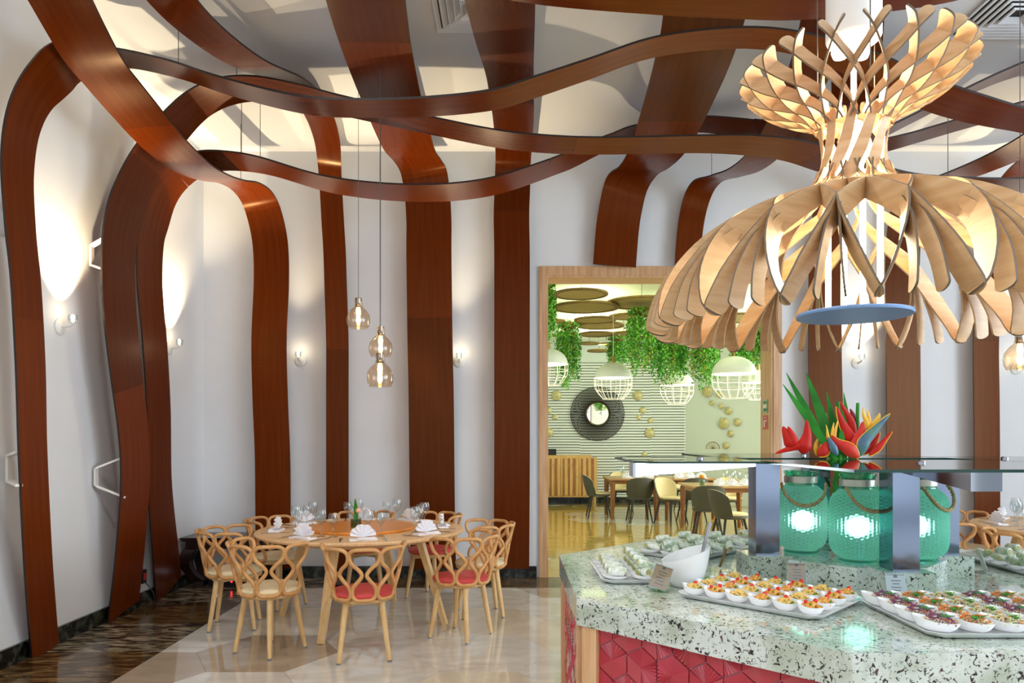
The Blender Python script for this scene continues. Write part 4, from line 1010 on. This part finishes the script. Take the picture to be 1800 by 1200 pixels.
def roll(mb, mf, p, d, r=.017, L=.062):
    d = V(d).normalized(); a, b = V(p) - d * L / 2, V(p) + d * L / 2
    mb.tube([a, a.lerp(b, .1), a.lerp(b, .5), a.lerp(b, .9), b], [r * .86, r, r * 1.04, r, r * .86], 10)
    for f_, q, s_ in ((mf[0], a, -1), (mf[1], b, 1)): f_.tube([q, q + d * s_ * .0015], r * .68, 8)
def roll_proto(v):
    t = thing('spring_roll_dish', '', 'dish'); link('dish', spoonm, t)
    for k in range(2 + v % 2):
        mb, mf = MB(), [MB(), MB()]
        dd = (random.uniform(-1, 1), random.uniform(.2, .9) * random.choice((-1, 1)), random.uniform(-.1, .3))
        roll(mb, mf, (random.uniform(-.012, .012), (-.017, .017, 0)[k], .031 + (.026 if k == 2 else 0)), dd)
        o = mb.build('spring_roll', RICE, t, 50); mf[0].build('filling', FILL, o); mf[1].build('filling', FILL, o)
    mb = MB(); scatter(mb, 6, .03, .02, .01, bit, .6); mb.build('garnish', (CARROT, OLIVE)[v % 2], t, kind='stuff')
    return t
def field(protos, n, spots, rz, label, group, z, jit=0.15):
    pr = [f(v) for v in range(n) for f in protos]; used = set()
    for k, p in enumerate(spots):
        o = pr[k % len(pr)]; q = (p[0], p[1], z); a = rz + random.uniform(-jit, jit)
        lb = label[k % len(pr)] if isinstance(label, list) else label; gr = lb if isinstance(label, list) else group
        if k < len(pr): o.location = q; o.rotation_euler = (0, 0, a); o['label'] = lb; o['group'] = gr
        else: dup(o, q, a, lb, gr)
def grid(c, rz, nx, ny, dx, dy, stag=0.0):
    out = []
    for j in range(ny):
        for i in range(nx):
            x, y = (i - (nx - 1) / 2) * dx + (stag * dx if j % 2 else 0), (j - (ny - 1) / 2) * dy
            out.append((c[0] + x * math.cos(rz) - y * math.sin(rz), c[1] + x * math.sin(rz) + y * math.cos(rz)))
    return out
TZ = TRAYZ + 0.009
tray('white rectangular tray of pasta bowls along the slanted counter side', (0.872, 2.468), 0.50, 0.39, R(-45))
field([pasta_proto], 4, grid((0.872, 2.468), R(-45), 6, 4, .0805, .091), R(150), ['small white bowl of pale yellow pasta topped by one cherry tomato', 'small white bowl of orange pasta topped by two cherry tomatoes', 'small white bowl of pale yellow pasta without any tomato', 'small white bowl of orange pasta topped by one cherry tomato'], 'pasta bowls on the slanted tray', TZ)
tray('white rectangular tray of shredded salad dishes along the front counter side', (1.44, 2.19), 0.60, 0.43, 0)
field([salad_proto], 3, grid((1.44, 2.19), 0, 6, 4, .096, .1, .0), R(140), ['white pointed dish of purple cabbage salad on the front tray', 'white pointed dish of mostly orange carrot salad on the front tray', 'white pointed dish of pale lettuce salad on the front tray'], 'salad dishes on the front tray', TZ, .1)
tray('white rectangular tray of spring roll dishes beside the big white bowl', (0.455, 2.935), 0.235, 0.44, 0)
field([roll_proto], 2, grid((0.455, 2.935), 0, 2, 4, .112, .1), R(160), ['white dish with two spring rolls beside the big white bowl', 'white dish with three piled spring rolls beside the big white bowl'], 'spring roll dishes beside the big bowl', TZ, .2)
tray('white tray of spring roll dishes at the doorway side of the counter', (0.88, 3.50), 0.54, 0.34, R(45))
field([roll_proto], 2, grid((0.88, 3.50), R(45), 5, 3, .1, .108), R(190), ['white dish with two spring rolls at the doorway side of the counter', 'white dish with three piled spring rolls at the doorway side of the counter'], 'spring roll dishes at the doorway side', TZ, .18)
tray('white tray of spring roll dishes behind the right steel post', (2.20, 3.00), 0.34, 0.56, 0)
field([roll_proto], 2, grid((2.20, 3.0), 0, 3, 5, .112, .106), R(200), ['white dish with two spring rolls behind the right steel post', 'white dish with three piled spring rolls behind the right steel post'], 'spring roll dishes behind the right post', TZ, .18)
tray('white tray of appetiser dishes at the far right of the counter', (1.95, 3.60), 0.40, 0.34, R(-45))
field([salad_proto], 3, grid((1.95, 3.60), R(-45), 3, 3, .125, .1), R(160), 'white pointed dish of pale salad at the far side of the counter', 'salad dishes at the far side', TZ, .3)
tray('white tray of appetiser dishes behind the lit glass arm', (1.40, 3.84), 0.46, 0.27, 0)
field([roll_proto], 2, grid((1.40, 3.84), 0, 4, 2, .112, .11), R(170), ['white dish with two spring rolls behind the flower jars', 'white dish with three piled spring rolls behind the flower jars'], 'appetiser dishes behind the arm', TZ, .18)
# big slant-rimmed bowl with a ladle
bb = thing('serving_bowl', 'big white bowl with slanted rim on the counter corner', 'bowl', (0.645, 2.70, CTOP + 0.0005), R(0))
def bring(s_, zf, inner=0):
    return [((s_ * 0.088 - inner) * math.cos(g) * 1.0 + 0.0, (s_ * 0.088 - inner) * math.sin(g), (0.122 + 0.03 * math.cos(g)) * zf) for g in [2 * math.pi * k / 36 for k in range(36)]]
MB().rings([bring(.52, 0), bring(.58, .02), bring(.76, .25), bring(.9, .55), bring(.98, .85), bring(1.0, 1.0), bring(1.0, 1.0, .004), bring(.97, .85, .004), bring(.88, .55, .004), bring(.72, .25, .004), bring(.4, .12)]).build('bowl_body', WHITEP, bb, 60)
ld = thing('ladle', 'steel ladle with tapered handle leaning in the big white bowl', 'ladle', (0.66, 2.705, CTOP + 0.0005))
MB().lathe([(0, .015), (.022, .019), (.03, .032), (.031, .042), (.029, .042), (.02, .026), (0, .02)], 18).build('ladle_cup', CHROME, ld, 60)
MB().bar((0.024, 0, .04), (0.076, -0.004, .235), .009, .006, (0, 1, 0), .012, .005).build('handle', CHROME, ld)
# menu cards
KRAFT = mat('kraft_card', '#b98d5a', 0.7); CARDW = mat('ivory_card', '#e8e8e4', 0.6); INK = mat('card_ink', '#4a4038', 0.7); ACR = thin_glass('acrylic', '#f3f8fb', 0.04)
def card(label, x, y, rz, m, lean=0.0, w=0.062, h=0.085):
    t = thing('menu_card', label, 'card', (x, y, CTOP + 0.0005), rz)
    k = V((0, math.sin(R(18)), math.cos(R(18)))); s_ = V((math.cos(R(lean)), 0, math.sin(R(lean)))); b = V((0, 0, 0.004))
    upv = (k - s_ * k.dot(s_)).normalized(); nr = s_.cross(upv)
    if lean: b = V((0, 0, 0.004 + abs(math.sin(R(lean))) * w / 2))
    def plate(x0, x1, y0, y1, off, th):
        vs = []
        for o in (off - th / 2, off + th / 2):
            vs += [b + s_ * a + upv * c + nr * -o for a, c in ((x0, y0), (x1, y0), (x1, y1), (x0, y1))]
        return MB().add(vs, [(0, 1, 2, 3), (7, 6, 5, 4), (0, 4, 5, 1), (1, 5, 6, 2), (2, 6, 7, 3), (3, 7, 4, 0)])
    sgn = -1
    plate(-w / 2, w / 2, 0.004, h, 0, 0.0012).build('paper', m, t)
    plate(-w / 2 - .003, w / 2 + .003, 0, h + .003, 0.0022 * sgn, 0.0014).build('acrylic_front', ACR, t)
    MB().box((0, 0.018 * 1.0 + .012, 0.0015), (w + .006, 0.05, 0.003)).build('acrylic_foot', ACR, t)
    for i, (c, ww) in enumerate(((.72, .5), (.60, .36), (.46, .5), (.34, .42), (.2, .5))):
        plate(-w * ww / 2, w * ww / 2, h * c, h * c + .003, 0.0009 * sgn, 0.0004).build('text_line', INK, t)
    plate(-.006, .006, h * .86, h * .86 + .011, 0.0009 * sgn, 0.0004).build('emblem', INK, t)
    plate(-w * .46, w * .46, h * .955, h * .975, 0.0009 * sgn, 0.0004).build('text_line', INK, t)
card('kraft menu card tilted against the big white bowl', 0.515, 2.585, R(-22), KRAFT, -16)
card('kraft menu card standing before the plinth behind the pasta tray', 1.045, 2.665, R(-12), KRAFT)
card('ivory menu card standing before the plinth behind the salad tray', 1.30, 2.455, R(-10), CARDW)
card('menu card turned to the doorway beside the left steel post', 0.86, 3.02, R(-115), KRAFT, 8)
card('menu card turned away beside the right steel post', 1.93, 2.97, R(75), CARDW, 8)
card('menu card turned away in front of the right spring roll tray', 1.93, 2.66, R(60), CARDW, -8)

# ------------------------------------------------------------------ the room behind the doorway
BWALL = mat('far_room_plaster', '#dde4de', 0.75)
SLATM = mat('white_slats', '#e6eae4', 0.6)
GAPM = mat('slat_gap', '#5c584c', 0.8)
sw = struct('wall_far', MB().box((2.0, BY + 0.1, BCZ / 2), (4.2, 0.2, BCZ)), GAPM)
random.seed(3)
mb = MB(); z = 0.12; nrow = 0
while z < 3.22:
    for k in range(5):
        x0 = -0.05 + 0.82 * k; sag = 0.012 * math.sin(k * 2.1)
        mb.box((x0 + 0.41, BY - 0.02, z + 0.024 + sag * 0.6), (0.819, 0.04, 0.046))
    z += 0.064
mb.build('slats', SLATM, sw, kind='stuff')
MB().box((2.0, BY - 0.02, 3.5), (4.12, 0.05, 0.5)).build('plain_band', BWALL, sw)
struct('baseboard_far', MB().box((2.0, BY - 0.03, 0.06), (4.1, 0.06, 0.12)), BASEM)
struct('wall_slanted', MB().prism([(4.02, 17.0), (4.02, 17.2), (5.6, 15.62), (5.46, 15.54)], 0, BCZ), BWALL)
struct('wall_far_right', MB().box((5.9, 11.9, BCZ / 2), (0.2, 7.5, BCZ)), BWALL)
struct('wall_far_left', MB().box((-0.1, 12.6, BCZ / 2), (0.2, 9.0, BCZ)), BWALL)
struct('ceiling_far', MB().box((2.9, 12.6, BCZ + 0.1), (6.4, 9.4, 0.2)), mat('far_ceiling', '#e6ebcf', 0.8))
# lights above the woven discs and the round recessed lamp
for x, y in ((1.4, 9.6), (3.0, 9.6), (1.2, 11.4), (2.8, 11.4), (4.4, 11.4), (1.4, 13.4), (3.2, 13.4), (1.8, 15.4), (3.6, 15.2)):
    lamp('cove_light', 'SPOT', (x, y, 3.45), 52, (0.90, 1.0, 0.66), (R(180), 0, 0), spot_size=R(165), spot_blend=0.3, shadow_soft_size=0.1)
lamp('far_room_fill_light', 'AREA', (5.75, 11.6, 1.9), 190, (0.87, 0.96, 0.92), (0, R(90), 0), shape='RECTANGLE', size=2.2, size_y=5.0)  # cool area fill added to brighten the far room, no window behind it

WICK = grain(mat('woven_disc', rough=0.7), '#5a4114', '#8a6c2a', nscale=60)
WICKL = grain(mat('woven_disc_face', rough=0.7), '#8c7433', '#a98f4a', nscale=70)
discs = [(1021, 518, 48), (1030, 541, 58), (1128, 533, 62), (1046, 563, 37), (1056, 573, 41), (1102, 557, 32), (1049, 588, 32), (1096, 587, 24), (1003, 571, 22), (978, 565, 16), (1036, 604, 18), (1066, 605, 14), (1053, 617, 21),
         (966, 590, 12), (1215, 545, 55), (1290, 560, 50), (1250, 585, 44), (1310, 583, 30), (1270, 606, 34), (1168, 593, 24), (1160, 610, 22), (1225, 620, 20), (1310, 610, 22)]
for k, (x, y, hw) in enumerate(discs):
    zd = (3.38, 3.42, 3.46)[k % 3]; p = P(x, y, Z=zd); r = hw * p.y / F
    lab = 'round woven disc with a trailing plant hung beneath it' if k in (2, 7, 14, 15) else ('%s bare woven disc under the glowing green ceiling' % ('broad' if r > .42 else 'medium' if r > .3 else 'small'))
    t = thing('woven_disc', lab, 'ceiling disc', p, group=lab)
    MB().lathe([(r * .86, -.006), (r, -.006), (r * 1.01, .008), (r, .022), (r * .86, .022)], 28).build('rim', WICK, t, 40)
    MB().lathe([(0, .004), (r * .5, .001), (r * .87, .0), (r * .87, .012), (0, .016)], 28).build('woven_face', WICKL, t, 40)
    MB().tube([(0, 0, .02), (0, 0, BCZ - zd - .002)], .004, 5).build('hanger', CABLE, t)

FOL = [grain(mat('fern_green', rough=0.5), '#4da326', '#93d64e', nscale=20), grain(mat('fern_dark', rough=0.5), '#2f7f20', '#58ab36', nscale=20), grain(mat('fern_yellow', rough=0.5), '#8a8a22', '#b9a53a', nscale=20)]
def fern(x, y0, y1, hw, Y, label, ztop=None, dens=1.0):
    p0 = P(x, y0, Y=Y); r = hw * Y / F; H = (y1 - y0) * Y / F
    t = thing('hanging_plant', label, 'plant', p0, group='trailing plants under the far ceiling')
    for v, n in ((0, 60), (1, 36), (2, 11)):
        mb = MB()
        for s_ in range(int(n * dens)):
            a = random.random() * 6.283; q = math.sqrt(random.random()) * r * .8
            ln = H * (0.55 + 0.45 * random.random()) * (1 - 0.35 * (q / r) ** 2)
            bx, by = q * math.cos(a), q * math.sin(a); ox, oy = .12 * r * math.cos(a), .12 * r * math.sin(a)
            m = int(ln / 0.022)
            for k in range(m):
                f = k / m; c = V((bx + ox * min(1, f * 3) + random.uniform(-.03, .03), by + oy * min(1, f * 3) + random.uniform(-.03, .03), -ln * f + (.05 if f < .1 else 0)))
                d = V((random.uniform(-1, 1), random.uniform(-1, 1), random.uniform(-1.4, .2))).normalized() * random.uniform(.03, .055)
                w = d.cross(V((random.uniform(-1, 1), random.uniform(-1, 1), random.uniform(-1, 1)))).normalized() * .015
                mb.add([c, c + d * .5 + w, c + d, c + d * .5 - w], [(0, 1, 2, 3)])
        mb.build('foliage', FOL[v], t, kind='stuff')
    MB().lathe([(0, .06), (r * .5, .05), (r * .55, 0.0), (r * .3, -.08), (0, -.1)], 14).build('basket', WICK, t, 60)
    MB().tube([(0, 0, .05), (0, 0, (ztop or BCZ - .002) - p0.z)], .005, 5).build('hanger', CABLE, t)
for a in ((998, 572, 690, 24, 12.2, 'trailing green plant left of the round wall mirror'), (962, 500, 612, 15, 10.2, 'trailing green plant against the left edge of the doorway'),
          (1128, 548, 668, 30, 10.6, 'biggest trailing green plant right of the middle caged pendant', 3.448), (1167, 555, 690, 26, 10.9, 'long trailing plant beside the biggest one', 3.448), (1085, 597, 650, 20, 13.4, 'short trailing plant behind the middle caged pendant', 3.408),
          (1194, 585, 672, 16, 11.3, 'trailing plant over the smaller caged pendant', 3.448), (1240, 572, 690, 27, 10.8, 'trailing plant between two caged pendants on the right', 3.448), (1305, 600, 665, 22, 11.8, 'bushy trailing plant behind the largest caged pendant', 3.368),
          (1333, 545, 650, 12, 9.6, 'slender trailing plant against the right door jamb')):
    fern(*a)

PWHITE = mat('pendant_white', '#eef0e6', 0.35); GLOWIN = mat('pendant_inner', '#fff4d8', 0.4, emit='#fff0c8', strength=1.8)
WIRE = mat('white_wire', '#fdf8ee', 0.4)
def cage(x, yr, r, Y, label):
    p = P(x, yr, Y=Y); rr = r * Y / F
    t = thing('caged_pendant', label, 'pendant lamp', p, group='white caged pendants')
    prof = [(rr * math.cos(R(a)), rr * .82 * math.sin(R(a))) for a in range(0, 91, 10)]
    MB().lathe(prof[:-1] + [(0, rr * .82)], 32).build('dome', PWHITE, t, 70)
    MB().lathe([(rr * .97, 0.002), (rr * .9, rr * .3), (rr * .5, rr * .66), (0, rr * .76)], 32).build('inner_reflector', GLOWIN, t, 70)
    cg = lambda f: (rr * (1.02 - .04 * f) if f < .4 else rr * (1.004 - .46 * ((f - .4) / .6) ** 1.5), -f * rr * 1.12)
    for k in range(12):
        a = R(30 * k); MB().tube([(cg(f)[0] * math.cos(a), cg(f)[0] * math.sin(a), cg(f)[1]) for f in [i / 8 for i in range(9)]], .0038, 5).build('cage_wire', WIRE, t)
    for f in (.0, .3, .6, 1.0):
        q, z = cg(f); MB().tube([(q * math.cos(R(15 * k)), q * math.sin(R(15 * k)), z) for k in range(24)], .0038, 5, True).build('cage_ring', WIRE, t)
    MB().tube([(0, 0, rr * .8), (0, 0, rr * .8 + .1)], .018, 8).build('ferrule', mat('brass', '#a9853c', 0.3, 0.8), t)
    MB().tube([(0, 0, rr * .8 + .1), (0, 0, BCZ - p.z)], .005, 6).build('cord', WIRE, t)
    lamp('pendant_light', 'POINT', p + V((0, 0, -.02)), 1.2, (1, .97, .82), shadow_soft_size=.06)
cage(1078, 664, 33, 11.2, 'white caged dome pendant in front of the round mirror')
cage(965, 640, 33, 10.6, 'white caged dome pendant cut by the left door jamb')
cage(1190, 677, 29, 12.8, 'smaller white caged dome pendant under the long trailing plant')
cage(1290, 657, 38, 9.9, 'largest white caged dome pendant near the right jamb')
cage(1333, 672, 27, 12.2, 'white caged dome pendant half hidden behind the largest one')

# wall decorations
GOLD = grain(mat('gold_bowl', rough=0.5, metal=0.2), '#b0a066', '#e0d8a8', nscale=18)
def wall_bowl(x, y, r, slant=False):
    if slant:
        k = (x - 900) / F; Yq = (4.02 + 17.0) / (1 + k) - 0.02; n = V((-.707, -.707, 0))
        p = V((k * Yq, Yq, EYE + (HOR - y) / F * Yq)) + n * .015
    else: p = P(x, y, Y=BY - .045); n = V((0, -1, 0))
    rr = r * p.y / F
    o = thing('wall_bowl', 'gold dome ornament on the ' + ('pale slanted wall' if slant else 'white slatted wall'), 'ornament', p, group='gold wall bowls on the ' + ('slanted wall' if slant else 'slatted wall'))
    M = n.to_track_quat('Z', 'Y').to_matrix().to_4x4()
    b = MB().lathe([(rr, 0), (rr * 1.0, .008), (rr * .88, rr * .2), (rr * .55, rr * .34), (rr * .2, rr * .4), (0, rr * .4)], 20)
    b.v = [tuple(M @ V(v)) for v in b.v]; b.build('dome', GOLD, o, 60)
    b = MB().lathe([(rr * .12, rr * .385), (rr * .16, rr * .42), (rr * .1, rr * .45), (0, rr * .455)], 10); b.v = [tuple(M @ V(v)) for v in b.v]; b.build('boss', GOLD, o, 60)
for q in ((964, 721, 6), (976, 733, 5), (962, 741, 3), (964, 760, 9), (978, 695, 9), (1121, 695, 9), (1130, 721, 6), (1123, 733, 4.5), (1143, 739, 5), (1142, 761, 9), (1133, 798, 5)): wall_bowl(*q)
for q in ((1244, 688, 10), (1265, 693, 6), (1252, 708, 5), (1268, 714, 5), (1281, 722, 7), (1273, 744, 10), (1297, 742, 7), (1285, 762, 6), (1277, 783, 6)): wall_bowl(*q, slant=True)
mp = P(1050, 727, Y=BY - 0.06)
mr = thing('round_mirror', 'round wall mirror with wide dark wire sunburst frame', 'mirror', mp)
ro, ri = 47 * BY / F, 22 * BY / F
M = V((0, -1, 0)).to_track_quat('Z', 'Y').to_matrix().to_4x4()
def rotm(b): b.v = [tuple(M @ V(v)) for v in b.v]; return b
DKWIRE = mat('dark_wire', '#2a2722', 0.5, 0.4)
b = MB()
for k in range(110):
    a = 2 * math.pi * k / 110
    b.bar((ri * math.cos(a), ri * math.sin(a), .05), (ro * math.cos(a), ro * math.sin(a), .02), .010, .008, w2=.016)
rotm(b).build('wire_spokes', DKWIRE, mr, kind='stuff')
rotm(MB().tube([(ro * math.cos(R(5 * k)), ro * math.sin(R(5 * k)), .02) for k in range(72)], .007, 5, True)).build('outer_ring', DKWIRE, mr)
rotm(MB().lathe([(ri, .02), (ri * 1.04, .06), (ri * .96, .09), (ri * .86, .075), (ri * .86, .05)], 40)).build('inner_ring', mat('dark_bronze', '#4a4234', 0.3, 0.7), mr, 50)
rotm(MB().lathe([(0, .06), (ri * .9, .06)], 40)).build('mirror_glass', mat('mirror', '#f2f2f2', 0.02, 1.0), mr)
fo = P(1253, 787, Y=15.9)
fa = thing('woven_fan', 'dark openwork half round fan against the pale slanted wall', 'ornament', fo)
for k in range(13):
    a = R(15 * k); MB().bar((0, 0, -.02), (.15 * math.cos(a), 0, .15 * math.sin(a) - .02), .008, .006).build('rib', WICK, fa)
MB().tube([(.15 * math.cos(R(12 * k)), 0, .15 * math.sin(R(12 * k)) - .02) for k in range(16)], .008, 6).build('rim', WICK, fa)

# striped sideboard
SB = [grain(mat('stripe_light', rough=0.4), '#c99a58', '#d8ad6c', scale=(1, 1, .2), nscale=20), grain(mat('stripe_dark', rough=0.4), '#8a5428', '#a3683a', scale=(1, 1, .2), nscale=20)]
sb = thing('sideboard', 'striped wood sideboard against the slatted wall', 'sideboard', (1.1, 16.72, 0))
MB().box((0, 0, .6), (1.66, .42, .9)).build('body', SB[0], sb)
MB().box((-.04, 0, 1.075), (1.5, .36, .05)).build('raised_top', SB[0], sb)
for k in range(4):
    x = -.62 + .415 * k
    d = MB().box((x, -.218, .53), (.4, .016, .68)).build('door', SB[k % 2 * 0], sb)
    w = MB().box((x, -.218, .955), (.4, .016, .15)).build('drawer', SB[0], sb)
    for q in (-.14, -.02, .1): MB().box((x + q, -.228, .53), (.045 + .02 * (q > 0), .006, .68)).build('stripe', SB[1], d); MB().box((x + q, -.228, .955), (.045 + .02 * (q > 0), .006, .15)).build('stripe', SB[1], w)
    MB().sphere((x + .17 * (1 if k % 2 == 0 else -1), -.236, .6), .012, 8, 6).build('knob', CHROME, d, 80)
    MB().sphere((x, -.236, .96), .012, 8, 6).build('knob', CHROME, w, 80)
for sx in (-.78, .78):
    for sy in (-.18, .18): MB().box((sx, sy, .075), (.05, .05, .15)).build('leg', SB[0], sb)
bx = thing('black_box', 'black box standing on the striped sideboard', 'box', (0.86, 16.72, 1.1005))
MB().box((0, 0, .07), (.3, .2, .14)).build('case', BLACKP, bx); MB().box((-.06, -.102, .07), (.08, .004, .06)).build('front_panel', mat('tan_panel', '#8a6a3c', .5), bx)

# dark shell chairs and wood tables
SHELLD = mat('charcoal_shell', '#4b4a41', 0.55); LEGD = mat('charcoal_leg', '#2c2a25', 0.5); SEATC = mat('cream_pad', '#d9c698', 0.6)
def shell_chair():
    t = thing('shell_chair', '', 'chair', group='charcoal shell dining chairs')
    def wall(off, x0=0):
        g = []
        for i in range(13):
            u = -1 + 2 * i / 12; row = []
            for j in range(7):
                v = j / 6; wd = (0.20 + 0.055 * math.sin(v * 1.7)) - off
                a = u * R(78 - 10 * v); top = 0.80 - 0.10 * abs(u) ** 3
                z = 0.44 + (top - 0.44) * v
                row.append((wd * math.sin(a) * 1.05, -(wd * math.cos(a)) - 0.03 * v - 0.02, z))
            g.append(row)
        return g
    def sheet(o, inn):
        mb = MB(); n, m = 13, 7; vs = [p for r_ in o for p in r_] + [p for r_ in inn for p in r_]; q = n * m; fs = []
        for i in range(n - 1):
            for j in range(m - 1):
                a = i * m + j; fs += [(a, a + m, a + m + 1, a + 1), (q + a + 1, q + a + m + 1, q + a + m, q + a)]
            a = i * m; fs += [(a, q + a, q + a + m, a + m), (a + m - 1, a + 2 * m - 1, q + a + 2 * m - 1, q + a + m - 1)]
        for j in range(m - 1):
            fs += [(j, j + 1, q + j + 1, q + j), ((n - 1) * m + j, q + (n - 1) * m + j, q + (n - 1) * m + j + 1, (n - 1) * m + j + 1)]
        return mb.add(vs, fs)
    sheet(wall(0), wall(.018)).build('backrest', SHELLD, t, 50)
    sheet(wall(.0185), wall(.03)).build('back_pad', SEATC, t, 50)
    MB().lathe([(0, .40), (.2, .40), (.225, .42), (.22, .44), (0, .44)], 24, (0, 0.01, 0)).build('seat_shell', SHELLD, t, 50)
    MB().lathe([(0, .44), (.2, .44), (.212, .455), (.2, .475), (0, .48)], 24, (0, 0.03, 0)).build('seat_pad', SEATC, t, 50)
    for sx in (-1, 1):
        for sy in (-1, 1): MB().tube([(.13 * sx, .13 * sy, .42), (.2 * sx, .21 * sy, 0)], [.02, .012], 8).build('leg', LEGD, t, 60)
    return t
spots = [(1.63, 13.75, -90, 'charcoal shell chair at the sideboard end of the far tables'), (2.27, 13.0, 0, 'charcoal shell chair with its back to the doorway at the far left table'), (2.22, 14.75, 180, 'shell chair behind the far left table facing the doorway'),
         (2.76, 12.66, -150, 'shell chair with cream back pad turned beside the nearer table'), (2.93, 10.92, -8, 'charcoal shell chair with its back to the doorway at the nearer table'), (2.98, 9.95, -80, 'charcoal shell chair nearest the buffet, seen from the side'),
         (3.76, 12.6, 170, 'shell chair behind the nearer table'), (3.55, 14.85, 180, 'shell chair behind the far right table facing the doorway'), (3.2, 12.98, 8, 'charcoal shell chair tucked under the far right table'), (4.25, 11.7, 95, 'shell chair at the wall end of the nearer table')]
s0 = shell_chair()
for k, (x, y, a, lab) in enumerate(spots):
    if k == 0: s0.location = (x, y, 0); s0.rotation_euler = (0, 0, R(a)); s0['label'] = lab
    else: dup(s0, (x, y, 0), R(a), lab)
WALN = grain(mat('walnut', rough=0.35), '#7c4a24', '#97602f', scale=(1, 8, 8), nscale=4)
WALT = grain(mat('walnut_top', rough=0.3), '#a67c4a', '#bd945c', scale=(1, 8, 8), nscale=4)
def dine(label, x0, x1, y0, y1):
    t = thing('dining_table', label, 'table', ((x0 + x1) / 2, (y0 + y1) / 2, 0)); w, d = x1 - x0, y1 - y0
    MB().box((0, 0, .735), (w, d, .03)).build('table_top', WALT, t)
    MB().box((0, 0, .685), (w - .12, d - .12, .07)).build('apron', WALN, t)
    for sx in (-1, 1):
        for sy in (-1, 1): MB().bar((sx * (w / 2 - .07), sy * (d / 2 - .07), .70), (sx * (w / 2 - .06), sy * (d / 2 - .06), 0), .07, .07, w2=.045, h2=.045).build('leg', WALN, t)
dine('walnut dining table beside the striped sideboard', 1.78, 2.70, 13.3, 14.3)
dine('walnut dining table against the far end, next to the sideboard table', 2.78, 3.75, 13.3, 14.3)
dine('walnut dining table nearest the doorway with an orange flower', 2.78, 3.85, 11.2, 12.2)
vv = thing('bud_vase', 'small glass vase with an orange flower on the nearest walnut table', 'vase', P(1244, 856, Y=10.95) * 1.0)
vv.location = (2.98, 11.42, .7505)
MB().lathe([(0, 0), (.04, 0), (.045, .06), (.04, .09), (.037, .09), (.03, .01), (0, .01)], 16).build('glass', thin_glass('bud_glass', '#cfe0c8', .05), vv, 50)
MB().tube([(0, 0, .01), (0, 0, .12)], .004, 5).build('stem', LEAF, vv)
MB().sphere((0, 0, .14), .045, 10, 7, (1, 1, .8)).build('flower_head', mat('orange_petal', '#e89a2a', .6), vv, 80)
for (cx, cy, z, pts, lab) in ((3.35, 11.75, .7505, ((.1, -.3), (.22, -.25), (.35, -.32), (.45, -.1), (.15, .2), (.3, .25)), 'on the nearest walnut table'), (2.24, 13.8, .7505, ((-.2, -.3), (.0, -.25), (.2, -.3), (-.1, .3)), 'on the sideboard table'), (3.2, 13.8, .7505, ((-.2, -.3), (.1, -.25), (.3, -.3)), 'on the far end table')):
    for dx, dy in pts: link('wine_glass', wine, None, loc=(cx + dx, cy + dy, z), label='clear stemmed glass ' + lab, cat='wine glass', group='glasses ' + lab)
    for i_ in range(3): link('napkin', napm, None, loc=(cx - .12 + .2 * i_, cy - .4, z), label='white fan napkin ' + lab, cat='napkin', group='napkins ' + lab)
